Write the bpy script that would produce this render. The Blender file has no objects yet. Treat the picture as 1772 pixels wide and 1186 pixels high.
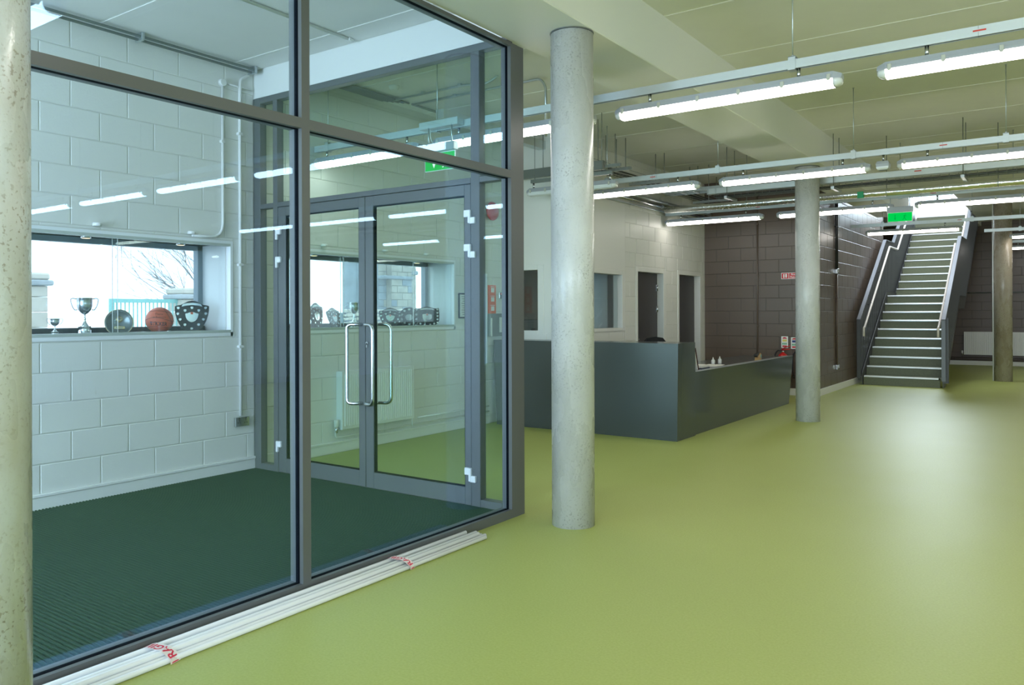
import bpy, math, random
from mathutils import Vector, Matrix
random.seed(7)
PI = math.pi
SC = bpy.context.scene
COL = SC.collection

# ------------------------------------------------------------------ camera
cam = bpy.data.cameras.new('camera')
cam.sensor_width = 36.0
cam.lens = 1370.0 / 1772.0 * 36.0
cam.shift_y = -(593.0 - 540.3) / 1772.0
cam.clip_start = 0.05
camo = bpy.data.objects.new('camera', cam)
COL.objects.link(camo)
camo.matrix_world = (Matrix.Translation((0, 0, 1.458)) @ Matrix.Rotation(math.radians(35.13), 4, 'Z')
                     @ Matrix.Rotation(PI / 2, 4, 'X') @ Matrix.Rotation(-0.00344, 4, 'Z'))
SC.camera = camo

# ------------------------------------------------------------------ world, light, exposure
SC.view_settings.view_transform = 'Standard'
SC.view_settings.look = 'None'
SC.view_settings.gamma = 1.0
SC.view_settings.use_curve_mapping = False
SC.view_settings.exposure = 0.45
SC.cycles.use_denoising = True
SC.cycles.max_bounces = 10
SC.cycles.diffuse_bounces = 5
SC.cycles.glossy_bounces = 5
SC.cycles.transparent_max_bounces = 24
SC.cycles.sample_clamp_indirect = 6.0
SC.cycles.caustics_reflective = False
SC.cycles.caustics_refractive = False

world = bpy.data.worlds.new('world')
SC.world = world
world.use_nodes = True
wn = world.node_tree.nodes
bg = wn['Background']
bg.inputs['Color'].default_value = (0.80, 0.90, 1.0, 1)
bg.inputs['Strength'].default_value = 2.5

LAMP_STRENGTH = 9.5


def area_light(name, loc, direction, sx, sy, power, color):
    l = bpy.data.lights.new(name, 'AREA')
    l.shape = 'RECTANGLE'
    l.size = sx
    l.size_y = sy
    l.energy = power
    l.color = color
    o = bpy.data.objects.new(name, l)
    o.location = loc
    o.rotation_euler = Vector(direction).to_track_quat('-Z', 'Z').to_euler()
    COL.objects.link(o)
    return o


# daylight standing outside the window openings of hall, lobby and stair, plus an added stair lamp
DAY = (0.66, 0.83, 1.0)
area_light('daylight_rear_windows', (1.2, -6.45, 1.9), (0, 1, 0), 7.0, 2.6, 480, DAY)
area_light('daylight_right_windows', (7.45, -0.5, 1.9), (-1, 0, 0), 7.6, 2.2, 190, DAY)
area_light('daylight_right_door', (7.45, 17.7, 1.3), (-1, 0, 0), 1.8, 2.5, 4.5, DAY)
area_light('daylight_lobby_entrance', (-4.75, -2.4, 1.6), (0, 1, 0), 2.6, 2.7, 370, (0.60, 0.79, 1.0))
area_light('daylight_stair_window', (-3.1, 24.9, 5.5), (0.15, -1, -0.32), 2.6, 2.6, 420, (0.82, 0.91, 1.0))
area_light('added_stair_top_light', (-2.75, 18.7, 6.9), (0.05, 0.38, -1), 1.5, 2.6, 230, (0.84, 0.92, 1.0))  # lamp added overhead to brighten the risers; no rooflight is known there


# ------------------------------------------------------------------ materials
def new_mat(name):
    m = bpy.data.materials.new(name)
    m.use_nodes = True
    nt = m.node_tree
    return m, nt, nt.nodes['Principled BSDF']


def pbr(name, col, rough=0.5, metal=0.0, spec=0.5, noise=None, bump=None, coat=0.0):
    """noise = (scale, amount): gentle colour mottle; bump = (scale, strength)"""
    m, nt, b = new_mat(name)
    b.inputs['Base Color'].default_value = (*col, 1)
    b.inputs['Roughness'].default_value = rough
    b.inputs['Metallic'].default_value = metal
    b.inputs['Specular IOR Level'].default_value = spec
    b.inputs['Coat Weight'].default_value = coat
    tc = None
    if noise or bump:
        tc = nt.nodes.new('ShaderNodeTexCoord')
    if noise:
        n = nt.nodes.new('ShaderNodeTexNoise')
        n.inputs['Scale'].default_value = noise[0]
        n.inputs['Detail'].default_value = 6
        nt.links.new(tc.outputs['Object'], n.inputs['Vector'])
        r = nt.nodes.new('ShaderNodeValToRGB')
        a = noise[1]
        r.color_ramp.elements[0].position = 0.3
        r.color_ramp.elements[1].position = 0.7
        r.color_ramp.elements[0].color = (*[max(0, c * (1 - a)) for c in col], 1)
        r.color_ramp.elements[1].color = (*[min(1, c * (1 + a)) for c in col], 1)
        nt.links.new(n.outputs['Fac'], r.inputs['Fac'])
        nt.links.new(r.outputs['Color'], b.inputs['Base Color'])
    if bump:
        n2 = nt.nodes.new('ShaderNodeTexNoise')
        n2.inputs['Scale'].default_value = bump[0]
        n2.inputs['Detail'].default_value = 5
        nt.links.new(tc.outputs['Object'], n2.inputs['Vector'])
        bp = nt.nodes.new('ShaderNodeBump')
        bp.inputs['Strength'].default_value = bump[1]
        bp.inputs['Distance'].default_value = 0.01
        nt.links.new(n2.outputs['Fac'], bp.inputs['Height'])
        nt.links.new(bp.outputs['Normal'], b.inputs['Normal'])
    return m


def glow(name, col, strength):
    m = bpy.data.materials.new(name)
    m.use_nodes = True
    nt = m.node_tree
    nt.nodes.clear()
    e = nt.nodes.new('ShaderNodeEmission')
    e.inputs['Color'].default_value = (*col, 1)
    e.inputs['Strength'].default_value = strength
    o = nt.nodes.new('ShaderNodeOutputMaterial')
    nt.links.new(e.outputs[0], o.inputs[0])
    return m


def glass(name, tint, f0=0.05, mx=1.0, refl=(1, 1, 1)):
    """flat window glass: tinted see-through with a Fresnel (Schlick) mirror layer"""
    m = bpy.data.materials.new(name)
    m.use_nodes = True
    nt = m.node_tree
    nt.nodes.clear()
    N = nt.nodes.new
    L = nt.links.new
    geo = N('ShaderNodeNewGeometry')
    dot = N('ShaderNodeVectorMath'); dot.operation = 'DOT_PRODUCT'
    L(geo.outputs['Normal'], dot.inputs[0]); L(geo.outputs['Incoming'], dot.inputs[1])
    ab = N('ShaderNodeMath'); ab.operation = 'ABSOLUTE'; L(dot.outputs['Value'], ab.inputs[0])
    om = N('ShaderNodeMath'); om.operation = 'SUBTRACT'; om.inputs[0].default_value = 1; L(ab.outputs[0], om.inputs[1])
    pw = N('ShaderNodeMath'); pw.operation = 'POWER'; L(om.outputs[0], pw.inputs[0]); pw.inputs[1].default_value = 5
    ma = N('ShaderNodeMath'); ma.operation = 'MULTIPLY_ADD'; L(pw.outputs[0], ma.inputs[0])
    ma.inputs[1].default_value = (1 - f0) * mx; ma.inputs[2].default_value = f0
    t = N('ShaderNodeBsdfTransparent'); t.inputs[0].default_value = (*tint, 1)
    g = N('ShaderNodeBsdfGlossy'); g.inputs['Roughness'].default_value = 0.0; g.inputs['Color'].default_value = (*refl, 1)
    mix = N('ShaderNodeMixShader'); L(ma.outputs[0], mix.inputs[0]); L(t.outputs[0], mix.inputs[1]); L(g.outputs[0], mix.inputs[2])
    o = N('ShaderNodeOutputMaterial'); L(mix.outputs[0], o.inputs[0])
    return m


def concrete_mat(name, base, dark, warm):
    m, nt, b = new_mat(name)
    N = nt.nodes.new
    L = nt.links.new
    tc = N('ShaderNodeTexCoord')
    mp = N('ShaderNodeMapping'); mp.inputs['Scale'].default_value = (1, 1, 0.45)
    L(tc.outputs['Object'], mp.inputs['Vector'])
    n1 = N('ShaderNodeTexNoise'); n1.inputs['Scale'].default_value = 3.2; n1.inputs['Detail'].default_value = 8
    n1.inputs['Roughness'].default_value = 0.6
    L(mp.outputs[0], n1.inputs['Vector'])
    n2 = N('ShaderNodeTexNoise'); n2.inputs['Scale'].default_value = 75; n2.inputs['Detail'].default_value = 3
    L(tc.outputs['Object'], n2.inputs['Vector'])
    r1 = N('ShaderNodeValToRGB')
    r1.color_ramp.elements[0].position = 0.32; r1.color_ramp.elements[0].color = (*warm, 1)
    r1.color_ramp.elements[1].position = 0.62; r1.color_ramp.elements[1].color = (*base, 1)
    L(n1.outputs['Fac'], r1.inputs['Fac'])
    # bug holes and grey speckle, gathered in patches
    r2 = N('ShaderNodeValToRGB')
    r2.color_ramp.elements[0].position = 0.36; r2.color_ramp.elements[0].color = (1, 1, 1, 1)
    r2.color_ramp.elements[1].position = 0.43; r2.color_ramp.elements[1].color = (0, 0, 0, 1)
    L(n2.outputs['Fac'], r2.inputs['Fac'])
    n3 = N('ShaderNodeTexNoise'); n3.inputs['Scale'].default_value = 5.0; n3.inputs['Detail'].default_value = 4
    L(tc.outputs['Object'], n3.inputs['Vector'])
    r3 = N('ShaderNodeValToRGB')
    r3.color_ramp.elements[0].position = 0.42; r3.color_ramp.elements[0].color = (0.15, 0.15, 0.15, 1)
    r3.color_ramp.elements[1].position = 0.62; r3.color_ramp.elements[1].color = (1, 1, 1, 1)
    L(n3.outputs['Fac'], r3.inputs['Fac'])
    mu = N('ShaderNodeMath'); mu.operation = 'MULTIPLY'
    L(r2.outputs['Color'], mu.inputs[0]); L(r3.outputs['Color'], mu.inputs[1])
    mx = N('ShaderNodeMix'); mx.data_type = 'RGBA'
    L(mu.outputs[0], mx.inputs['Factor']); L(r1.outputs['Color'], mx.inputs['A'])
    mx.inputs['B'].default_value = (*dark, 1)
    L(mx.outputs['Result'], b.inputs['Base Color'])
    # polished shutter skin with duller wandering patches
    n4 = N('ShaderNodeTexNoise'); n4.inputs['Scale'].default_value = 6; n4.inputs['Detail'].default_value = 3
    L(mp.outputs[0], n4.inputs['Vector'])
    r4 = N('ShaderNodeMapRange')
    r4.inputs['From Min'].default_value = 0.40; r4.inputs['From Max'].default_value = 0.62
    r4.inputs['To Min'].default_value = 0.16; r4.inputs['To Max'].default_value = 0.48
    L(n4.outputs['Fac'], r4.inputs['Value']); L(r4.outputs[0], b.inputs['Roughness'])
    bp = N('ShaderNodeBump'); bp.inputs['Strength'].default_value = 0.25; bp.inputs['Distance'].default_value = 0.004
    L(n2.outputs['Fac'], bp.inputs['Height']); L(bp.outputs[0], b.inputs['Normal'])
    return m


def floor_mat():
    m, nt, b = new_mat('lime_linoleum')
    N = nt.nodes.new
    L = nt.links.new
    tc = N('ShaderNodeTexCoord')
    n1 = N('ShaderNodeTexNoise'); n1.inputs['Scale'].default_value = 90; n1.inputs['Detail'].default_value = 5
    L(tc.outputs['Object'], n1.inputs['Vector'])
    r = N('ShaderNodeValToRGB')
    r.color_ramp.elements[0].position = 0.3; r.color_ramp.elements[0].color = (0.375, 0.425, 0.105, 1)
    r.color_ramp.elements[1].position = 0.7; r.color_ramp.elements[1].color = (0.430, 0.480, 0.145, 1)
    L(n1.outputs['Fac'], r.inputs['Fac']); L(r.outputs['Color'], b.inputs['Base Color'])
    n2 = N('ShaderNodeTexNoise'); n2.inputs['Scale'].default_value = 1.3; n2.inputs['Detail'].default_value = 3
    L(tc.outputs['Object'], n2.inputs['Vector'])
    mr = N('ShaderNodeMapRange'); mr.inputs['To Min'].default_value = 0.40; mr.inputs['To Max'].default_value = 0.47
    L(n2.outputs['Fac'], mr.inputs['Value']); L(mr.outputs[0], b.inputs['Roughness'])
    b.inputs['Specular IOR Level'].default_value = 0.5
    n3 = N('ShaderNodeTexNoise'); n3.inputs['Scale'].default_value = 14; n3.inputs['Detail'].default_value = 2
    L(tc.outputs['Object'], n3.inputs['Vector'])
    bp = N('ShaderNodeBump'); bp.inputs['Strength'].default_value = 0.05; bp.inputs['Distance'].default_value = 0.004
    L(n3.outputs['Fac'], bp.inputs['Height']); L(bp.outputs[0], b.inputs['Normal'])
    return m


M = {}
M['floor'] = floor_mat()
M['white'] = pbr('white_wall_paint', (0.74, 0.74, 0.70), 0.42, bump=(60, 0.12))
M['white_smooth'] = pbr('white_smooth_paint', (0.76, 0.76, 0.73), 0.45)
M['joint_white'] = pbr('white_mortar_joint', (0.66, 0.66, 0.62), 0.5)
M['lining'] = pbr('white_satin_lining', (0.82, 0.83, 0.84), 0.35)
M['ceiling'] = pbr('ceiling_plank_paint', (0.74, 0.735, 0.69), 0.6, noise=(3.0, 0.02))
M['ceiling_joint'] = pbr('ceiling_joint_filler', (0.90, 0.90, 0.86), 0.6)
M['beam'] = pbr('beam_paint', (0.74, 0.75, 0.71), 0.5)
M['brown'] = pbr('brown_block_paint', (0.125, 0.090, 0.070), 0.32, bump=(70, 0.12))
M['brown_joint'] = pbr('brown_mortar_joint', (0.060, 0.046, 0.038), 0.40)
M['frame'] = pbr('anthracite_aluminium', (0.105, 0.112, 0.112), 0.42, spec=0.6)
M['gasket'] = pbr('black_rubber_gasket', (0.002, 0.003, 0.005), 0.9, spec=0.1)
M['desk'] = pbr('charcoal_laminate', (0.050, 0.062, 0.062), 0.17, spec=0.6)
M['steel'] = pbr('brushed_stainless_steel', (0.62, 0.63, 0.64), 0.22, metal=1.0)
M['chrome'] = pbr('polished_silver', (0.80, 0.81, 0.83), 0.08, metal=1.0)
M['galv'] = pbr('galvanised_steel', (0.50, 0.54, 0.56), 0.36, metal=0.85, noise=(25, 0.08))
M['galv_dark'] = pbr('dull_galvanised_steel', (0.22, 0.24, 0.23), 0.45, metal=0.6)
M['foil'] = pbr('foil_pipe_insulation', (0.80, 0.80, 0.80), 0.20, metal=1.0, bump=(30, 0.6))
M['rail'] = pbr('trunking_zinc', (0.62, 0.66, 0.68), 0.36, metal=0.55)
M['body'] = pbr('light_grey_polycarbonate', (0.40, 0.42, 0.46), 0.4)
M['clip'] = pbr('translucent_clip', (0.50, 0.50, 0.44), 0.3)
M['endcap'] = pbr('clear_end_diffuser', (0.72, 0.73, 0.72), 0.15, spec=0.8)
M['lamp'] = glow('lit_diffuser', (1.0, 0.955, 0.885), LAMP_STRENGTH)
M['unlit'] = pbr('unlit_diffuser', (0.72, 0.75, 0.76), 0.3)
M['puck_glow'] = glow('puck_light_glow', (1.0, 0.72, 0.42), 2.2)
M['red'] = pbr('extinguisher_red', (0.55, 0.010, 0.012), 0.3, coat=0.3)
M['redlabel'] = pbr('red_label', (0.60, 0.05, 0.03), 0.5)
M['orange'] = pbr('orange_card', (0.80, 0.13, 0.03), 0.5)
M['black'] = pbr('black_plastic', (0.012, 0.012, 0.013), 0.45)
M['fabric'] = pbr('black_fabric', (0.010, 0.010, 0.011), 0.9)
M['paper'] = pbr('paper_white', (0.82, 0.80, 0.76), 0.7)
M['navy'] = pbr('navy_board', (0.012, 0.022, 0.045), 0.5)
M['tan'] = pbr('tan_plastic', (0.55, 0.36, 0.16), 0.5)
M['track'] = pbr('pale_green_grey_track', (0.46, 0.50, 0.46), 0.4)
M['teal'] = pbr('teal_railing_paint', (0.22, 0.50, 0.48), 0.5)
M['stone'] = pbr('pale_sandstone', (0.50, 0.46, 0.40), 0.9, noise=(2.5, 0.16), bump=(12, 0.4))
M['stone_grey'] = pbr('grey_sandstone', (0.34, 0.36, 0.38), 0.9, noise=(2.5, 0.18), bump=(12, 0.4))
M['paving'] = pbr('outdoor_paving', (0.55, 0.54, 0.52), 0.9, noise=(2, 0.08))
M['bark'] = pbr('bare_bark', (0.24, 0.24, 0.25), 0.9)
M['green'] = glow('exit_green', (0.0, 0.62, 0.08), 0.75)
M['green_dim'] = glow('exit_green_dim', (0.0, 0.50, 0.07), 0.62)
M['exit_white'] = glow('exit_white', (0.95, 1.0, 0.95), 0.95)
M['green_label'] = pbr('green_label', (0.02, 0.35, 0.15), 0.5)
M['yellow_label'] = pbr('yellow_label', (0.75, 0.62, 0.15), 0.5)
M['blue_label'] = pbr('blue_label', (0.02, 0.04, 0.20), 0.5)
M['signwhite'] = pbr('sign_white', (0.85, 0.85, 0.85), 0.4)
M['signred'] = pbr('sign_red', (0.62, 0.02, 0.03), 0.4)
M['pvc'] = pbr('white_pvc', (0.80, 0.82, 0.84), 0.22)
M['print'] = pbr('black_pipe_print', (0.05, 0.05, 0.06), 0.6)
M['tape'] = pbr('white_tape', (0.85, 0.78, 0.78), 0.4)
M['tapered'] = pbr('red_tape_print', (0.70, 0.03, 0.08), 0.5)
M['ball'] = pbr('orange_rubber', (0.78, 0.15, 0.075), 0.5, bump=(260, 0.15))
M['shield_black'] = pbr('black_lacquer', (0.012, 0.012, 0.020), 0.25)
M['maroon'] = pbr('maroon_lacquer', (0.055, 0.008, 0.012), 0.25)
M['silver'] = pbr('satin_silver', (0.72, 0.74, 0.78), 0.22, metal=0.85)
M['silver_dark'] = pbr('darker_silver', (0.30, 0.33, 0.38), 0.25, metal=0.8)  # darker silver for the cup handles
M['gold'] = pbr('pale_gold', (0.72, 0.55, 0.28), 0.25, metal=1.0)
M['pewter'] = pbr('dark_pewter', (0.16, 0.18, 0.18), 0.28, metal=0.7)
M['win_frame'] = pbr('window_frame_grey', (0.20, 0.25, 0.30), 0.45)  # window glare is put into this paler, bluer frame grey
M['sill_black'] = pbr('black_window_board', (0.03, 0.026, 0.036), 0.4)
M['stair_riser'] = pbr('olive_rubber_riser', (0.135, 0.150, 0.092), 0.5, noise=(40, 0.1))
M['nosing'] = pbr('aluminium_nosing', (0.82, 0.83, 0.84), 0.30, metal=0.4)
M['stair_steel'] = pbr('dark_grey_stair_steel', (0.075, 0.078, 0.080), 0.4, metal=0.2)
M['stair_rail'] = pbr('grey_stair_flat', (0.19, 0.205, 0.235), 0.5, metal=0.3)
M['hand'] = pbr('pale_handrail', (0.78, 0.72, 0.66), 0.30)
M['office'] = pbr('office_wall_paint', (0.30, 0.28, 0.25), 0.6)
M['office_floor'] = pbr('office_floor_dark', (0.05, 0.05, 0.05), 0.6)
M['door_leaf'] = pbr('dark_brown_door', (0.050, 0.045, 0.046), 0.4)
M['radiator'] = pbr('white_radiator_enamel', (0.80, 0.81, 0.80), 0.3)
M['mat'] = pbr('green_ribbed_carpet', (0.005, 0.031, 0.018), 0.95, noise=(160, 0.35), bump=(300, 0.6))
M['column'] = concrete_mat('polished_concrete', (0.56, 0.57, 0.56), (0.36, 0.36, 0.35), (0.43, 0.435, 0.415))
M['column_rough'] = concrete_mat('rough_cast_concrete', (0.56, 0.60, 0.62), (0.32, 0.30, 0.26), (0.44, 0.43, 0.38))
M['column_warm_lit'] = concrete_mat('warm_lit_concrete', (0.40, 0.36, 0.29), (0.16, 0.13, 0.09), (0.30, 0.25, 0.18))  # brown tone puts the warm lamplight into the concrete's colour
M['glass_screen'] = glass('screen_glass', (0.915, 0.960, 0.985), 0.070, refl=(0.42, 0.70, 1.0))
M['glass_door'] = glass('door_glass', (0.90, 0.985, 0.95), 0.030)
M['glass_window'] = glass('window_glass', (0.95, 0.99, 1.0), 0.035)
M['glass_niche'] = glass('cabinet_glass', (0.96, 0.99, 0.99), 0.030)


# ------------------------------------------------------------------ geometry helpers
class MB:
    def __init__(self):
        self.v, self.f, self.s = [], [], []

    def add(self, verts, faces, smooth=False):
        b = len(self.v)
        self.v += [tuple(p) for p in verts]
        self.f += [tuple(b + i for i in q) for q in faces]
        self.s += [smooth] * len(faces)
        return self

    def box(self, x0, x1, y0, y1, z0, z1):
        if x0 > x1: x0, x1 = x1, x0
        if y0 > y1: y0, y1 = y1, y0
        if z0 > z1: z0, z1 = z1, z0
        v = [(x0, y0, z0), (x1, y0, z0), (x1, y1, z0), (x0, y1, z0), (x0, y0, z1), (x1, y0, z1), (x1, y1, z1), (x0, y1, z1)]
        f = [(0, 3, 2, 1), (4, 5, 6, 7), (0, 1, 5, 4), (1, 2, 6, 5), (2, 3, 7, 6), (3, 0, 4, 7)]
        return self.add(v, f)

    def bbox(self, x0, x1, y0, y1, z0, z1, c=0.01):
        """box with chamfered edges on all twelve sides"""
        if x0 > x1: x0, x1 = x1, x0
        if y0 > y1: y0, y1 = y1, y0
        if z0 > z1: z0, z1 = z1, z0
        c = min(c, (x1 - x0) * .45, (y1 - y0) * .45, (z1 - z0) * .45)
        X, Y, Z = (x0, x1), (y0, y1), (z0, z1)
        vs, idx = [], {}
        for i in (0, 1):
            for j in (0, 1):
                for k in (0, 1):
                    sx, sy, sz = (1, -1)[i], (1, -1)[j], (1, -1)[k]
                    p = (X[i], Y[j], Z[k])
                    for a in range(3):
                        q = [p[0] + sx * c, p[1] + sy * c, p[2] + sz * c]
                        q[a] = p[a]
                        idx[(i, j, k, a)] = len(vs)
                        vs.append(tuple(q))
        fs = []
        for s in (0, 1):
            q = [idx[(s, 0, 0, 0)], idx[(s, 1, 0, 0)], idx[(s, 1, 1, 0)], idx[(s, 0, 1, 0)]]
            fs.append(tuple(q if s else q[::-1]))
            q = [idx[(0, s, 0, 1)], idx[(0, s, 1, 1)], idx[(1, s, 1, 1)], idx[(1, s, 0, 1)]]
            fs.append(tuple(q if s else q[::-1]))
            q = [idx[(0, 0, s, 2)], idx[(1, 0, s, 2)], idx[(1, 1, s, 2)], idx[(0, 1, s, 2)]]
            fs.append(tuple(q if s else q[::-1]))
        for i in (0, 1):
            for j in (0, 1):
                fs.append((idx[(i, j, 0, 0)], idx[(i, j, 1, 0)], idx[(i, j, 1, 1)], idx[(i, j, 0, 1)]))
                fs.append((idx[(i, 0, j, 0)], idx[(i, 1, j, 0)], idx[(i, 1, j, 2)], idx[(i, 0, j, 2)]))
                fs.append((idx[(0, i, j, 1)], idx[(1, i, j, 1)], idx[(1, i, j, 2)], idx[(0, i, j, 2)]))
        for i in (0, 1):
            for j in (0, 1):
                for k in (0, 1):
                    fs.append((idx[(i, j, k, 0)], idx[(i, j, k, 1)], idx[(i, j, k, 2)]))
        return self.add(vs, fs)

    def tube(self, pts, r, n=10, caps=True, closed=False):
        pts = [Vector(p) for p in pts]
        rings = []
        up = None
        N = len(pts)
        for i, p in enumerate(pts):
            if closed:
                t = (pts[(i + 1) % N] - pts[i - 1]).normalized()
            elif i == 0:
                t = (pts[1] - pts[0]).normalized()
            elif i == N - 1:
                t = (pts[-1] - pts[-2]).normalized()
            else:
                t = ((pts[i + 1] - p).normalized() + (p - pts[i - 1]).normalized()).normalized()
            if up is None:
                up = Vector((0, 0, 1)) if abs(t.z) < 0.9 else Vector((1, 0, 0))
            a = t.cross(up).normalized()
            b = a.cross(t).normalized()
            up = b
            rr = r[i] if isinstance(r, (list, tuple)) else r
            rings.append([p + a * rr * math.cos(2 * PI * k / n) + b * rr * math.sin(2 * PI * k / n) for k in range(n)])
        vs = [q for ring in rings for q in ring]
        fs = []
        for i in range(N if closed else N - 1):
            j = (i + 1) % N
            for k in range(n):
                fs.append((i * n + k, i * n + (k + 1) % n, j * n + (k + 1) % n, j * n + k))
        b0 = len(self.v)
        self.add(vs, fs, True)
        if caps and not closed:
            self.f.append(tuple(b0 + k for k in range(n))[::-1]); self.s.append(False)
            self.f.append(tuple(b0 + (N - 1) * n + k for k in range(n))); self.s.append(False)
        return self

    def cyl(self, p0, p1, r, n=16):
        return self.tube([p0, p1], r, n)

    def lathe(self, prof, n=24, c=(0, 0, 0), axis='z', smooth=True):
        """prof = [(radius, height)], spun about axis through c"""
        vs, fs = [], []
        for (r, h) in prof:
            for k in range(n):
                a = 2 * PI * k / n
                p = (r * math.cos(a), r * math.sin(a), h)
                if axis == 'x': p = (p[2], p[0], p[1])
                if axis == 'y': p = (p[0], p[2], p[1])
                vs.append((c[0] + p[0], c[1] + p[1], c[2] + p[2]))
        for i in range(len(prof) - 1):
            for k in range(n):
                fs.append((i * n + k, i * n + (k + 1) % n, (i + 1) * n + (k + 1) % n, (i + 1) * n + k))
        b0 = len(self.v)
        self.add(vs, fs, smooth)
        if prof[0][0] > 1e-5:
            self.f.append(tuple(b0 + k for k in range(n))[::-1]); self.s.append(False)
        if prof[-1][0] > 1e-5:
            self.f.append(tuple(b0 + (len(prof) - 1) * n + k for k in range(n))); self.s.append(False)
        return self

    def prism(self, poly, fn, d0, d1):
        """poly in 2-D, fn(u, v, d) -> xyz, extruded from d0 to d1"""
        n = len(poly)
        vs = [fn(u, v, d0) for u, v in poly] + [fn(u, v, d1) for u, v in poly]
        fs = [tuple(range(n))[::-1], tuple(range(n, 2 * n))]
        for i in range(n):
            j = (i + 1) % n
            fs.append((i, j, n + j, n + i))
        return self.add(vs, fs)

    def mesh(self, name, mat):
        me = bpy.data.meshes.new(name)
        me.from_pydata(self.v, [], self.f)
        me.polygons.foreach_set('use_smooth', self.s)
        me.validate()
        me.update()
        # consistent outward normals
        import bmesh
        bm = bmesh.new(); bm.from_mesh(me)
        bmesh.ops.recalc_face_normals(bm, faces=bm.faces)
        bm.to_mesh(me); bm.free()
        if mat: me.materials.append(mat if not isinstance(mat, str) else M[mat])
        return me

    def build(self, name, mat, parent=None, loc=None, rot=None, kind=None, label=None):
        o = bpy.data.objects.new(name, self.mesh(name, mat))
        COL.objects.link(o)
        if parent: o.parent = parent
        if loc: o.location = loc
        if rot: o.rotation_euler = rot
        if kind: o['kind'] = kind
        if label: o['label'] = label
        return o


def tag(o, label, cat, group=None):
    o['label'] = label
    o['category'] = cat
    if group: o['group'] = group
    return o


def thing(name, label, cat, loc=(0, 0, 0), rz=0, group=None):
    o = bpy.data.objects.new(name, None)
    o.empty_display_size = 0.1
    COL.objects.link(o)
    o.location = loc
    o.rotation_euler = (0, 0, rz)
    return tag(o, label, cat, group)


def copy_tree(o, parent=None):
    c = o.copy()
    COL.objects.link(c)
    c.parent = parent
    for ch in list(o.children):
        copy_tree(ch, c)
    return c


def struct(name, loc=(0, 0, 0)):
    o = bpy.data.objects.new(name, None)
    o.empty_display_size = 0.1
    COL.objects.link(o)
    o.location = loc
    o['kind'] = 'structure'
    return o


def smooth_path(pts, rad=0.05, k=4):
    """round the corners of a polyline"""
    pts = [Vector(p) for p in pts]
    out = [pts[0]]
    for i in range(1, len(pts) - 1):
        a, b, c = pts[i - 1], pts[i], pts[i + 1]
        r = min(rad, (a - b).length * .45, (c - b).length * .45)
        p, q = b + (a - b).normalized() * r, b + (c - b).normalized() * r
        for j in range(k + 1):
            t = j / k
            out.append((1 - t) ** 2 * p + 2 * t * (1 - t) * b + t * t * q)
    out.append(pts[-1])
    return out


def subtract(rect, holes):
    """rect and holes are (u0, u1, z0, z1); returns the rects left"""
    rects = [rect]
    for h in holes:
        nxt = []
        for r in rects:
            a, b, c, d = r
            if h[0] >= b or h[1] <= a or h[2] >= d or h[3] <= c:
                nxt.append(r); continue
            if h[0] > a: nxt.append((a, h[0], c, d))
            if h[1] < b: nxt.append((h[1], b, c, d))
            lo, hi = max(a, h[0]), min(b, h[1])
            if h[2] > c: nxt.append((lo, hi, c, h[2]))
            if h[3] < d: nxt.append((lo, hi, h[3], d))
        rects = nxt
    return [r for r in rects if r[1] - r[0] > 0.012 and r[3] - r[2] > 0.012]


def wall_core(name, axis, plane, back, u0, u1, z0, z1, holes, mat):
    """wall body between plane and back; axis is the normal axis"""
    mb = MB()
    for (a, b, c, d) in subtract((u0, u1, z0, z1), holes):
        if axis == 'x': mb.box(plane, back, a, b, c, d)
        else: mb.box(a, b, plane, back, c, d)
    return mb.build(name, mat, kind='structure')


_bm_cache = {}


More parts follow.
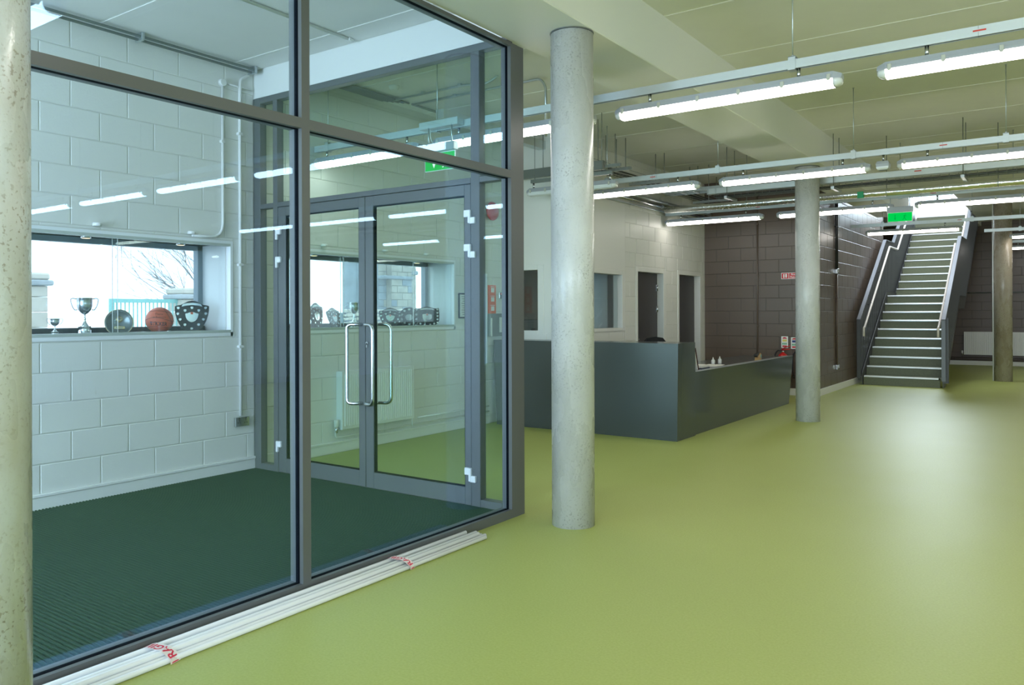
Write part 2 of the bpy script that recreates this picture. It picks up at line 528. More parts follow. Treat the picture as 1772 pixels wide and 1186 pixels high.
def block_wall(parent, axis, plane, face, u0, u1, z0, z1, holes, mat, uphase, zphase=0.113, odd=0, limit=300, skip=None,
               L=0.45, Hc=0.225, name='block'):
    """raised, chamfered blocks laid in stretcher bond on the face of parent. face = +1 / -1 is the outward direction"""
    pieces = []
    k0 = math.floor((z0 - zphase) / Hc)
    k = k0
    while zphase + k * Hc < z1 - 0.005:
        c, d = zphase + k * Hc, zphase + (k + 1) * Hc
        c2, d2 = max(c, z0), min(d, z1)
        off = uphase + (0 if (k % 2) == odd else L / 2)
        n = math.floor((u0 - off) / L)
        while off + n * L < u1 - 0.005:
            a, b = max(off + n * L, u0), min(off + (n + 1) * L, u1)
            if b - a > 0.03 and d2 - c2 > 0.03:
                pieces += subtract((a, b, c2, d2), holes)
            n += 1
        k += 1
    if skip: pieces = [p for p in pieces if not skip(p)]
    g, ch, dp = 0.0035, 0.004, 0.0055
    pieces.sort(key=lambda r: -(r[1] - r[0]) * (r[3] - r[2]))
    rest = MB()

    def shape(mb, w, h, cu, cz, cn):
        x0, x1, y0, y1 = -w / 2 + g, w / 2 - g, -h / 2 + g, h / 2 - g
        pts = [(x0, y0, 0), (x1, y0, 0), (x1, y1, 0), (x0, y1, 0), (x0, y0, dp - ch * .6), (x1, y0, dp - ch * .6), (x1, y1, dp - ch * .6), (x0, y1, dp - ch * .6),
               (x0 + ch, y0 + ch, dp), (x1 - ch, y0 + ch, dp), (x1 - ch, y1 - ch, dp), (x0 + ch, y1 - ch, dp)]
        fs = [(8, 9, 10, 11)]
        for i in range(4):
            j = (i + 1) % 4
            fs.append((i, j, 4 + j, 4 + i)); fs.append((4 + i, 4 + j, 8 + j, 8 + i))
        out = []
        for (u, z, nn) in pts:
            if axis == 'x': out.append((cn + face * nn, cu + u, cz + z))
            else: out.append((cu + u, cn + face * nn, cz + z))
        mb.add(out, fs)

    for i, (a, b, c, d) in enumerate(pieces):
        w, h = b - a, d - c
        cu, cz = (a + b) / 2, (c + d) / 2
        if i < limit:
            key = (round(w, 3), round(h, 3), axis, face, mat)
            if key not in _bm_cache:
                mb = MB(); shape(mb, w, h, 0, 0, 0)
                _bm_cache[key] = mb.mesh(name, mat)
            o = bpy.data.objects.new(name, _bm_cache[key])
            o.location = (plane, cu, cz) if axis == 'x' else (cu, plane, cz)
            COL.objects.link(o)
            o.parent = parent
        else:
            shape(rest, w, h, cu, cz, plane)
    if rest.v:
        rest.build(name, mat, parent, kind='stuff')


# ------------------------------------------------------------------ the setting: floor, ceiling, walls
XL = -6.235       # left outer wall (inner face)
XS = -3.222       # outer face of the glazed screen
YD = 4.665        # face of the door screen
ZC = 3.81
XO = -5.5         # office wall
YB = 14.0         # brown cross wall
XW = -3.5         # stair wall
YE = 24.4         # far wall

MB().box(-6.7, 7.0, -6.0, 24.8, -0.12, 0.0).build('floor', 'floor', kind='structure')

# ceiling: filled joints show as pale lines between precast planks
ceil = MB()
void = (-3.5, -1.90, 17.6, 23.2)
for (a, b, c, d) in subtract((-6.7, 7.0, -6.0, 24.8), [(-3.5, -1.9, 17.6, 24.8), (-3.22, -2.63, -6, 17.6)]):
    ceil.box(a, b, c, d, ZC + 0.004, ZC + 0.16)
ceiling = ceil.build('ceiling', 'ceiling_joint', kind='structure')
y = 4.63 - 1.22 * 8
PLK = 1.22
while y < 24.6:
    ya, yb = y + 0.013, y + PLK - 0.013
    for (xa, xb) in ((-6.235, -3.222), (-2.63, 7.0)):
        if xa < -5 and -1.6 < (ya + yb) / 2 < YD:      # the lobby has its own lower ceiling
            continue
        for (a, b, c, d) in subtract((xa, xb, max(ya, -5.9), min(yb, 24.6)), [(-3.5, -1.9, 17.6, 24.8)]):
            MB().box(a, b, c, d, ZC, ZC + 0.0045).build('ceiling_plank', 'ceiling', ceiling)
    y += PLK
lob = MB().box(XL, XS, -1.9, YD + 0.10, 3.724, 3.80).build('ceiling', 'ceiling_joint', kind='structure')
for k in range(-4, 4):
    ya, yb = 3.19 + 1.21 * k + 0.011, 3.19 + 1.21 * (k + 1) - 0.011
    yb = min(yb, YD - 0.005)
    if yb - ya > 0.1 and ya > -1.95:
        MB().box(XL, XS - 0.06, ya, yb, 3.718, 3.7245).build('ceiling_plank', 'ceiling', lob)

# downstand beam carried by the row of columns
MB().bbox(-3.222, -2.63, -6.0, 17.6, 3.37, 3.97, 0.006).build('ceiling_beam', 'beam', kind='structure')

# left outer wall with the two trophy niches
N1 = (1.55, 4.408, 1.285, 2.085)
N2 = (4.95, 7.60, 1.285, 2.075)
wl = wall_core('wall_left', 'x', XL, XL - 0.50, -2.0, 8.9, 0, 3.81, [N1, N2], 'joint_white')
HOLE = [(N1[0] - 0.03, N1[1] + 0.03, N1[2] - 0.045, N1[3] + 0.03), (N2[0] - 0.03, N2[1] + 0.03, N2[2] - 0.045, N2[3] + 0.03),
        (-2.1, 9.0, 0, 0.118), (YD, YD + 0.08, 0, 3.6)]
block_wall(wl, 'x', XL, 1, 0.9, 8.75, 0.113, 3.71, HOLE, 'white', 2.781, odd=0)
# niche linings
for (a, b, c, d) in (N1, N2):
    t = 0.012
    ln = struct('trim_1' if a < 3 else 'trim_2')
    MB().box(-6.65, XL + 0.012, a - 0.03, b + 0.03, c - 0.035, c).build('window_board', 'lining', ln)
    MB().box(-6.65, XL + 0.012, a, b, d, d + 0.025).build('head_lining', 'lining', ln)
    MB().box(-6.65, XL + 0.012, b - 0.001, b + 0.025, c - 0.035, d + 0.025).build('side_lining', 'lining', ln)
    MB().box(-6.65, XL + 0.012, a - 0.025, a + 0.001, c - 0.035, d + 0.025).build('side_lining', 'lining', ln)
    # grey running track for the glass doors, top and bottom
    MB().box(-6.30, XL + 0.014, a, b, c - 0.004, c + 0.020).build('door_track', 'track', ln)
    MB().box(-6.30, XL + 0.014, a, b, d - 0.022, d).build('door_track', 'track', ln)
    # outdoor side window
    w = struct('window_1' if a < 3 else 'window_2')
    fr = MB()
    fr.box(-6.72, -6.65, a, b, d - 0.045, d + 0.02)
    fr.box(-6.72, -6.65, a, a + 0.05, c, d)
    fr.box(-6.72, -6.65, b - 0.05, b, c, d)
    fr.build('window_frame', 'win_frame', w)
    MB().box(-6.73, -6.62, a, b, c, c + 0.055).build('window_cill', 'sill_black', w)
    MB().box(-6.69, -6.684, a + 0.05, b - 0.05, c + 0.05, d - 0.04).build('pane', 'glass_window', w)

# lobby end: glazed entrance wall behind the camera side
we = wall_core('wall_entrance', 'y', -2.0, -2.2, XL, XS, 0, 3.8, [(-6.0, -3.5, 0.02, 2.95)], 'white')
w = struct('window_6')
fr = MB()
for x in (-6.0, -4.78, -3.55):
    fr.box(x, x + 0.055, -2.12, -2.05, 0.02, 2.95)
fr.box(-6.0, -3.5, -2.12, -2.05, 2.2, 2.26); fr.box(-6.0, -3.5, -2.12, -2.05, 0.02, 0.10); fr.box(-6.0, -3.5, -2.12, -2.05, 2.9, 2.95)
fr.build('window_frame', 'frame', w)

# office wall: short return facing the camera, then the long wall
wr = wall_core('wall_return', 'y', 8.75, 8.95, XL, XO, 0, 3.81, [(-6.18, -5.70, 1.20, 2.05)], 'white_smooth')
OH = [(9.15, 10.72, 1.205, 2.045), (11.18, 12.20, 0, 2.13), (12.78, 13.79, 0, 2.14)]
wo = wall_core('wall_office', 'x', XO, XO - 0.16, 8.95, YB, 0, 3.81, OH, 'joint_white')
MB().box(XO - 0.001, XO + 0.006, 8.751, 10.79 + 0.0, 2.075, 3.80).build('plasterboard', 'white_smooth', wo)
MB().box(XO - 0.001, XO + 0.006, 8.751, 9.12, 0, 2.075).build('plasterboard', 'white_smooth', wo)
block_wall(wo, 'x', XO, 1, 10.79, YB, 0.113, 3.8, [(o[0] - 0.04, o[1] + 0.04, o[2] - .03, o[3] + 0.04) for o in OH], 'white', 10.95, odd=1)
block_wall(wo, 'x', XO, 1, 9.12, 10.79, 0.113, 1.15, [], 'white', 10.95, odd=1)

# brown walls
wb = wall_core('wall_brown', 'y', YB, YB + 0.2, XO - 0.1, XW, 0, 3.81, [], 'brown_joint')
block_wall(wb, 'y', YB, -1, XO, XW, 0.0, 3.81, [(XO, XW, 0, 0.118)], 'brown', -5.27, odd=0)
ws = wall_core('wall_stair', 'x', XW, XW - 0.2, YB, 19.67, 0, 6.6, [], 'brown_joint')
block_wall(ws, 'x', XW, 1, YB, 19.67, 0.0, 5.9, [(YB, 19.7, 0, 0.118)], 'brown', 14.0, odd=0)
wf = wall_core('wall_far', 'y', YE, YE + 0.3, -6.6, 7.0, 0, 6.8, [(-4.5, -2.18, 3.97, 6.5)], 'brown_joint')
block_wall(wf, 'y', YE, -1, -4.6, 1.4, 0.0, 3.81, [(-5, 2, 0, 0.125)], 'brown', -4.6, odd=0)
# remaining shell
wall_core('wall_right', 'x', 7.0, 7.2, -6, 24.8, 0, 3.97, [(-4.3, 3.3, 0.9, 3.0), (16.7, 18.0, 0.0, 2.55)], 'white_smooth')
wall_core('wall_rear', 'y', -6.0, -6.2, -6.7, 7.0, 0, 3.97, [(-2.2, 4.6, 0.6, 3.1)], 'white_smooth')
wall_core('wall_lobby_side', 'x', XS - 0.14, XS, -2.0, 0.55, 0, 3.8, [], 'white_smooth')
wall_core('wall_lobby_rear', 'x', XL, XL - 0.3, -6, -2.2, 0, 3.9, [], 'white_smooth')
wall_core('wall_recess', 'x', -4.6, -4.8, 19.87, YE, 0, 6.8, [], 'brown')
wall_core('wall_recess_side', 'y', 19.67, 19.87, -4.8, XW, 0, 6.8, [], 'brown')
# stair well above the ceiling: upper storey shell so that only the stair window and an added roof opening let light down
uw = MB()
uw.box(-1.9, -1.7, 17.4, YE, ZC + 0.165, 6.8)
uw.box(-3.5, -1.9, 17.4, 17.6, ZC + 0.165, 6.8)
uw.build('wall_upper', 'white_smooth', kind='structure')
cu_ = MB()
for (a, b, c, d) in subtract((-4.8, -1.7, 17.4, YE + 0.3), [(-3.45, -1.95, 17.6, 20.2)]): cu_.box(a, b, c, d, 6.6, 6.8)  # roof opening added for the overhead stair light
cu_.build('ceiling_upper', 'ceiling', kind='structure')
MB().box(-3.52, -1.9, 23.62, YE, 3.70, 3.92).build('floor_upper', 'beam', kind='structure')

# window frames, rear / right (seen only in reflections) and stair window
w = struct('window_7')
fr = MB()
for i in range(6):
    x = -2.2 + i * 6.75 / 5
    fr.box(x, x + 0.06, -6.14, -6.06, 0.6, 3.1)
for z in (0.6, 2.2, 3.05): fr.box(-2.2, 4.6, -6.14, -6.06, z, z + 0.05)
fr.build('window_frame', 'frame', w)
w = struct('window_8')
fr = MB()
for i in range(6):
    yy = -4.3 + i * 7.54 / 5
    fr.box(7.06, 7.14, yy, yy + 0.06, 0.9, 3.0)
for z in (0.9, 2.95): fr.box(7.06, 7.14, -4.3, 3.3, z, z + 0.05)
fr.build('window_frame', 'frame', w)
w = struct('window_5')
fr = MB()
for x in (-4.5, -4.05, -3.72, -3.36, -2.62, -2.24): fr.box(x, x + 0.06, YE + 0.04, YE + 0.12, 3.97, 6.5)
fr.box(-4.5, -2.18, YE + 0.04, YE + 0.12, 3.97, 4.03)
fr.build('window_frame', 'lining', w)
MB().box(-4.45, -2.2, YE + 0.08, YE + 0.086, 4.02, 6.5).build('pane', 'glass_window', w)

# skirtings
def skirt(name, mbox, bead=None):
    s = MB(); s.bbox(*mbox, 0.004)
    o = s.build(name, 'white_smooth', kind='structure')
    if bead: MB().bbox(*bead, 0.003).build('skirting_bead', 'white_smooth', o)
    return o
skirt('baseboard_left', (XL, XL + 0.018, -1.9, YD, 0, 0.105), (XL, XL + 0.026, -1.9, YD, 0.100, 0.122))
skirt('baseboard_lobby_left', (XL, XL + 0.018, YD + 0.08, 8.33, 0, 0.105), (XL, XL + 0.026, YD + 0.08, 8.33, 0.100, 0.122))
skirt('baseboard_brown', (XO, XW, YB - 0.02, YB, 0, 0.12))
skirt('baseboard_stair', (XW, XW + 0.02, YB - 0.02, 19.67, 0, 0.12))
skirt('baseboard_far', (-4.6, 7.0, YE - 0.02, YE, 0, 0.115))
skirt('baseboard_office', (XO, XO + 0.018, 8.95, 11.15, 0, 0.12))

# ---- office windows and doors
def office_window(name, axis, plane, u0, u1, z0, z1, mat_frame='white_smooth'):
    w = struct(name)
    fr = MB()
    t = 0.035
    def bx(a, b, c, d, n0, n1):
        if axis == 'x': fr.bbox(plane + n0, plane + n1, a, b, c, d, 0.004)
        else: fr.bbox(a, b, plane - n1, plane - n0, c, d, 0.004)
    bx(u0 - 0.035, u0 + t, z0 - .035, z1 + .03, -0.14, 0.012)
    bx(u1 - t, u1 + 0.06, z0 - .035, z1 + .03, -0.14, 0.012)
    bx(u0 + t, u1 - t, z1 - t, z1 + .03, -0.14, 0.012)
    bx(u0 + t, u1 - t, z0 - .035, z0 + .012, -0.14, 0.012)
    fr.build('window_frame', mat_frame, w)
    g = MB()
    if axis == 'x': g.box(plane - 0.075, plane - 0.069, u0 + t, u1 - t, z0, z1 - t)
    else: g.box(u0 + t, u1 - t, plane + 0.069, plane + 0.075, z0, z1 - t)
    g.build('pane', 'glass_window', w)
    return w
w3 = office_window('window_3', 'y', 8.75, -6.18, -5.70, 1.20, 2.05)
MB().box(-6.20, -5.60, 8.735, 8.7505, 1.09, 1.17).build('window_apron', 'white_smooth', w3)
w4 = office_window('window_4', 'x', XO, 9.15, 10.72, 1.205, 2.045)

def office_door(name, y0, y1, z1, hinges):
    d = struct(name)
    fr = MB()
    fr.bbox(XO - 0.15, XO + 0.012, y0 - 0.03, y0 + 0.035, 0, z1 + 0.03, 0.004)
    fr.bbox(XO - 0.15, XO + 0.012, y1 - 0.035, y1 + 0.06, 0, z1 + 0.03, 0.004)
    fr.bbox(XO - 0.15, XO + 0.012, y0 + 0.035, y1 - 0.035, z1 - 0.045, z1 + 0.03, 0.004)
    fr.box(XO - 0.12, XO - 0.10, y0 + 0.03, y0 + 0.05, 0, z1 - 0.04); fr.box(XO - 0.12, XO - 0.10, y1 - 0.05, y1 - 0.03, 0, z1 - 0.04)
    fr.build('door_frame', 'white_smooth', d)
    lf = MB().bbox(XO - 0.145, XO - 0.10, y0 + 0.037, y1 - 0.037, 0.01, z1 - 0.047, 0.003).build('door_leaf', 'door_leaf', d)
    if hinges:
        for z in (0.25, 1.45, 1.80):
            h = MB()
            h.cyl((XO - 0.09, y1 - 0.045, z), (XO - 0.09, y1 - 0.045, z + 0.10), 0.008, 8)
            h.box(XO - 0.10, XO - 0.095, y1 - 0.075, y1 - 0.02, z, z + 0.10)
            h.build('hinge', 'steel', d)
    k = MB(); k.tube(smooth_path([(XO - 0.10, y0 + 0.09, 1.02), (XO - 0.055, y0 + 0.09, 1.02), (XO - 0.055, y0 + 0.20, 1.02)], .02), 0.009, 8)
    k.build('door_handle', 'steel', lf)
office_door('door_1', 11.18, 12.20, 2.13, True)
office_door('door_2', 12.78, 13.79, 2.14, False)

# office room seen through the windows
ob = MB()
ob.box(-6.85, -6.75, 8.9, 14.2, 0, 3.0); ob.box(-6.75, XO - 0.2, 14.0, 14.1, 0, 3.0)
ob.build('wall_office_inner', 'office', kind='structure')
MB().box(-6.85, XO - 0.16, 8.96, 14.2, -0.1, 0.002).build('floor_office', 'office_floor', kind='structure')
MB().box(-6.85, XO - 0.16, 8.96, 14.2, 2.9, 3.0).build('ceiling_office', 'office', kind='structure')
MB().box(-6.75, XO - 0.2, 11.0, 11.08, 0, 2.9).build('wall_office_partition', 'office', kind='structure')


# ------------------------------------------------------------------ columns
def column(x, y, r, z1, mat, label, group=None):
    t = thing('concrete_column', label, 'column', (x, y, 0), 0, group)
    MB().lathe([(r, 0), (r, z1 - 0.012), (r - 0.012, z1 - 0.01), (r - 0.012, z1)], 64).build('shaft', mat, t)
    # thin grout line at the head
    pr = []
    m = MB().lathe([(r + 0.001, z1 - 0.006), (r + 0.004, z1 - 0.003), (r + 0.004, z1), (r - 0.02, z1)], 48)
    m.build('grout_ring', 'galv_dark', t)
    return t
column(-2.79, 4.69, 0.147, 3.37, 'column', 'pale grey polished concrete column nearest the corner of the glazed screen')
column(-2.84, 10.86, 0.153, 3.37, 'column', 'concrete column standing beside the right end of the dark reception desk')
column(-2.82, 1.07, 0.150, 3.37, 'column_rough', 'rough pitted concrete column cut by the left edge of the photo')
column(-1.11, 19.16, 0.165, 3.81, 'column_warm_lit', 'slim concrete column with warm light in its colour in front of the far radiator')
column(-2.82, -4.9, 0.150, 3.37, 'column', 'concrete column behind the camera', 'columns out of view')
t = thing('downpipe', 'thin white vertical pipe fixed to the left side of the far column', 'pipe', (-1.285, 19.12, 0))
MB().cyl((0, 0, 0.0), (0, 0, 3.8), 0.014, 10).build('pipe_run', 'pvc', t)


# ------------------------------------------------------------------ glazed screen along the hall
gs = thing('glazed_screen', 'tall anthracite framed glass screen between the lobby and the lime floor', 'glass screen', (XS, 0, 0))
FX = [(-0.026, 0.0), (-0.058, -0.026), (-0.098, -0.058)]      # outer cover, black gasket, inner profile (x from XS)

def screen_member(name, y0, y1, z0, z1, inset=0.0):
    p = MB().box(FX[0][0], FX[0][1], y0, y1, z0, z1)
    p.box(FX[2][0], FX[2][1], y0, y1, z0, z1)
    o = p.build(name, 'frame', gs)
    MB().box(FX[1][0], FX[1][1], y0 + inset, y1 - inset, z0 + inset, z1 - inset).build('gasket', 'gasket', o)
    return o
screen_member('mullion', 0.55, 0.61, 0.0, 3.365)
screen_member('mullion', 2.707, 2.760, 0.0, 3.365)
screen_member('sill_rail', 0.61, 2.707, 0.0, 0.062)
screen_member('sill_rail', 2.760, 4.573, 0.0, 0.062)
screen_member('head_rail', 0.61, 2.707, 3.340, 3.365)
screen_member('head_rail', 2.760, 4.573, 3.340, 3.365)
screen_member('transom', 0.61, 2.707, 2.408, 2.461)
screen_member('transom', 2.760, 4.573, 2.408, 2.461)
cp = MB()
cp.box(-0.028, 0, 4.573, 4.655, 0, 3.365)
cp.box(-0.026, -0.002, 4.657, 4.733, 0, 3.365)
cp.box(-0.098, -0.026, 4.600, 4.733, 0, 3.365)
po = cp.build('corner_post', 'frame', gs)
MB().box(-0.05, -0.028, 4.573, 4.60, 0, 3.365).build('gasket', 'gasket', po)
for (a, b) in ((0.61, 2.707), (2.760, 4.573)):
    MB().box(-0.042, -0.036, a - 0.008, b + 0.008, 0.055, 2.414).build('pane', 'glass_screen', gs)
    MB().box(-0.042, -0.036, a - 0.008, b + 0.008, 2.455, 3.35).build('pane', 'glass_screen', gs)

# ------------------------------------------------------------------ door screen across the lobby
ds = thing('door_screen', 'anthracite door screen with side lights and fanlights at the end of the lobby', 'glass screen', (0, YD, 0))

def dmember(name, x0, x1, z0, z1, d0=0.0, d1=0.075):
    return MB().bbox(x0, x1, d0, d1, z0, z1, 0.003).build(name, 'frame', ds)
dmember('wall_stile', XL + 0.001, -6.136, 0.0, 3.455)
dmember('post', -5.952, -5.892, 0.0, 3.40)
dmember('post', -3.657, -3.575, 0.0, 3.40)
dmember('end_stile', -3.375, -3.322, 0.0, 3.455)
dmember('head_rail', -6.136, -3.375, 3.40, 3.455)
for (a, b) in ((-6.136, -5.952), (-5.892, -3.657), (-3.575, -3.375)):
    dmember('transom', a, b, 2.422, 2.465)
for (a, b) in ((-6.136, -5.952), (-3.575, -3.375)):
    dmember('bottom_rail', a, b, 0.0, 0.065)
    MB().box(a - .005, b + .005, 0.050, 0.056, 0.06, 2.425).build('pane', 'glass_door', ds)
for (a, b) in ((-6.136, -5.952), (-5.892, -3.657), (-3.575, -3.375)):
    MB().box(a - .005, b + .005, 0.050, 0.056, 2.46, 3.405).build('pane', 'glass_door', ds)
MB().box(-5.89, -3.66, 0.0, 0.07, 0.0, 0.004).build('threshold', 'steel', ds)
# white bulkhead above the door screen
MB().box(XL, XS - 0.06, YD + 0.005, YD + 0.10, 3.458, 3.80).build('trim_3', 'beam', kind='structure')


def pull_handle(parent, y_side, xa, xb, z0=0.705, z1=1.358):
    """offset D pull: fixed at xa on the stile, bar at xb, standing y_side off the face"""
    f = 0.0 if y_side < 0 else 0.045
    pts = [(xa, f, z0), (xa, y_side * 0.6 + f, z0), (xb, y_side + f, z0), (xb, y_side + f, z1), (xa, y_side * 0.6 + f, z1), (xa, f, z1)]
    return MB().tube(smooth_path(pts, 0.055, 6), 0.0145, 14).build('pull_handle', 'steel', parent)


def door_leaf(x0, x1, hinge_left, label):
    t = thing('glass_door', label, 'door', (0, YD + 0.004, 0), 0, 'pair of lobby doors')
    s, s2 = (0.105, 0.072) if hinge_left else (0.090, 0.060)
    fr = MB()
    fr.bbox(x0, x0 + s, 0, 0.045, 0.010, 2.418, 0.003)
    fr.bbox(x1 - s2, x1, 0, 0.045, 0.010, 2.418, 0.003)
    fr.bbox(x0 + s, x1 - s2, 0, 0.045, 0.010, 0.141, 0.003)
    fr.bbox(x0 + s, x1 - s2, 0, 0.045, 2.336, 2.418, 0.003)
    fr.build('leaf_frame', 'frame', t)
    g = MB()
    for (a, b, c, d) in ((x0 + s, x0 + s + .008, .141, 2.336), (x1 - s2 - .008, x1 - s2, .141, 2.336)):
        g.box(a, b, 0.008, 0.037, c, d)
    g.box(x0 + s, x1 - s2, 0.008, 0.037, .141, .149); g.box(x0 + s, x1 - s2, 0.008, 0.037, 2.328, 2.336)
    g.build('glazing_gasket', 'gasket', t)
    MB().box(x0 + s, x1 - s2, 0.020, 0.026, 0.145, 2.332).build('pane', 'glass_door', t)
    sgn = -1 if hinge_left else 1
    hx = x0 if hinge_left else x1
    for z in (0.245, 1.92, 2.175):
        h = MB()
        h.bbox(hx, hx - sgn * 0.052, -0.022, 0.0, z - 0.005, z + 0.048, 0.003)
        h.bbox(hx - 0.012, hx + 0.012, -0.026, -0.002, z - 0.052, z + 0.048, 0.004)
        if not hinge_left: h.bbox(hx, hx + 0.052, -0.022, 0.0, z - 0.056, z - 0.008, 0.003)
        h.build('hinge', 'radiator', t)
    if hinge_left:
        pull_handle(t, -0.085, x1 - 0.040, x1 - 0.125)
        pull_handle(t, 0.085, x1 - 0.040, x1 - 0.125)
    else:
        pull_handle(t, -0.085, x0 + 0.040, x0 + 0.165)
        pull_handle(t, 0.085, x0 + 0.040, x0 + 0.165)
        k = MB().lathe([(0.013, -0.010), (0.013, 0.0)], 16, (x0 + 0.022, 0, 1.205), 'y')
        k.box(x0 + 0.015, x0 + 0.029, -0.010, 0, 1.168, 1.205)
        k.build('key_cylinder', 'steel', t)
    return t
door_leaf(-5.888, -4.777, True, 'left leaf of the glass double doors, hinged beside the trophy wall')
door_leaf(-4.771, -3.661, False, 'right leaf of the glass double doors, the one with the keyhole')

# ------------------------------------------------------------------ ribbed entrance carpet
cm = MB()
ribs = 0.0245
y = -1.9
n = int((YD - 0.0 + 1.9) / ribs)
vs = []
for i in range(n + 1):
    yy = -1.9 + i * ribs
    for dy, h in ((0.0, 0.002), (0.22, 0.013), (0.58, 0.013), (0.80, 0.002)):
        vs.append((min(yy + dy * ribs, YD), h))
X0, X1 = XL + 0.02, XS - 0.10
b = []
for (yy, h) in vs: b += [(X0, yy, h), (X1, yy, h)]
cm.add(b, [(2 * i, 2 * i + 1, 2 * i + 3, 2 * i + 2) for i in range(len(vs) - 1)])
cm.add([(X0, -1.9, 0.001), (X1, -1.9, 0.001), (X1, YD, 0.001), (X0, YD, 0.001)], [(0, 1, 2, 3)])
tag(cm.build('ribbed_carpet', 'mat'), 'dark green ribbed entrance carpet covering the lobby floor', 'carpet')

# ------------------------------------------------------------------ lighting trunking, rods and batten lights
def trunking(y, x0, x1, rods, couplers, label, group='light trunking rails', z=3.068):
    t = thing('lighting_trunking', label, 'light rail', (0, y, z), 0, group)
    h, w = 0.060, 0.021
    poly = [(-w, 0.0), (-0.010, 0.0), (-0.010, 0.004), (-w + .003, 0.004), (-w + .003, h - .003), (w - .003, h - .003), (w - .003, 0.004), (0.010, 0.004), (0.010, 0.0), (w, 0.0), (w, h), (-w, h)]
    MB().prism(poly, lambda u, v, d: (d, u, v), x0, x1).build('channel', 'rail', t)
    MB().box(x0 + .01, x1 - .01, -0.012, 0.012, 0.006, 0.008).build('cable_slot', 'black', t)
    for x in rods:
        r = MB().cyl((x, 0, 0.075), (x, 0, ZC - z), 0.0042, 8)
        r.cyl((x, 0, ZC - z - 0.004), (x, 0, ZC - z), 0.012, 8)
        ro = r.build('drop_rod', 'galv', t)
        k = MB()
        k.box(x - 0.024, x + 0.024, -0.027, -0.0215, -0.006, 0.082)
        k.box(x - 0.024, x + 0.024, 0.0215, 0.027, -0.006, 0.082)
        k.box(x - 0.024, x + 0.024, -0.027, 0.027, 0.078, 0.083)
        k.box(x - 0.024, x + 0.024, -0.033, 0.033, -0.010, -0.005)
        k.lathe([(0.009, 0.083), (0.009, 0.094)], 6, (x, 0, 0), 'z', False)
        k.build('clamp', 'rail', ro)
    for x in couplers:
        c = MB().box(x - 0.001, x + 0.001, -w - .0007, w + .0007, 0.0, h + .0005).build('joint_line', 'galv_dark', t)
        MB().box(x - 0.055, x + 0.06, -w - 0.0022, -w - 0.0002, 0.022, 0.040).build('coupler_plate', 'rail', c)
        MB().box(x - 0.028, x + 0.040, -w - 0.0030, -w - 0.0020, 0.026, 0.036).build('red_label', 'redlabel', c)
    return t

R1 = [-6.02, -4.60, -3.05, -1.50, -0.05, 1.4, 2.9, 4.4, 5.9]
R2 = [-4.78, -3.33, -1.853, -0.487, 0.95, 2.4, 3.9, 5.4]
trunking(-1.67, -2.4, 6.6, [-1.5, 0.1, 1.6, 3.1, 4.6, 6.1], [], 'light rail behind the camera', 'light rails out of view')
trunking(1.86, -2.4, 6.6, [-1.9, -0.4, 1.0, 2.5, 4.0, 5.5], [], 'light rail beside the camera, mirrored at the top left of the glass', 'light trunking rails')
trunking(5.39, -6.2, 6.6, R1, [-0.43, 2.6], 'nearest silver light rail crossing above the first column')
trunking(8.90, -5.44, 6.6, R2, [-4.15, -1.02, 2.0], 'second silver light rail from the camera, above the reception desk corner')
trunking(12.20, -5.46, 6.6, [-4.72, -3.27, -1.93, -0.59, 0.8, 2.3, 3.9], [-3.93, -1.52, 1.3], 'third silver light rail, carrying the green exit sign before the stairs', z=3.035)
trunking(16.40, -3.46, 6.6, [-2.9, -1.42, 0.1, 1.6, 3.1], [-1.62], 'fourth light rail, passing in front of the upper stairs')
trunking(18.9, -1.42, 6.6, [-0.8, 0.7, 2.2, 3.7], [], 'short far light rail crossing the last column')
trunking(22.3, -1.30, 6.6, [-0.5, 1.0, 2.5, 4.0], [], 'furthest light rail, just before the far wall')


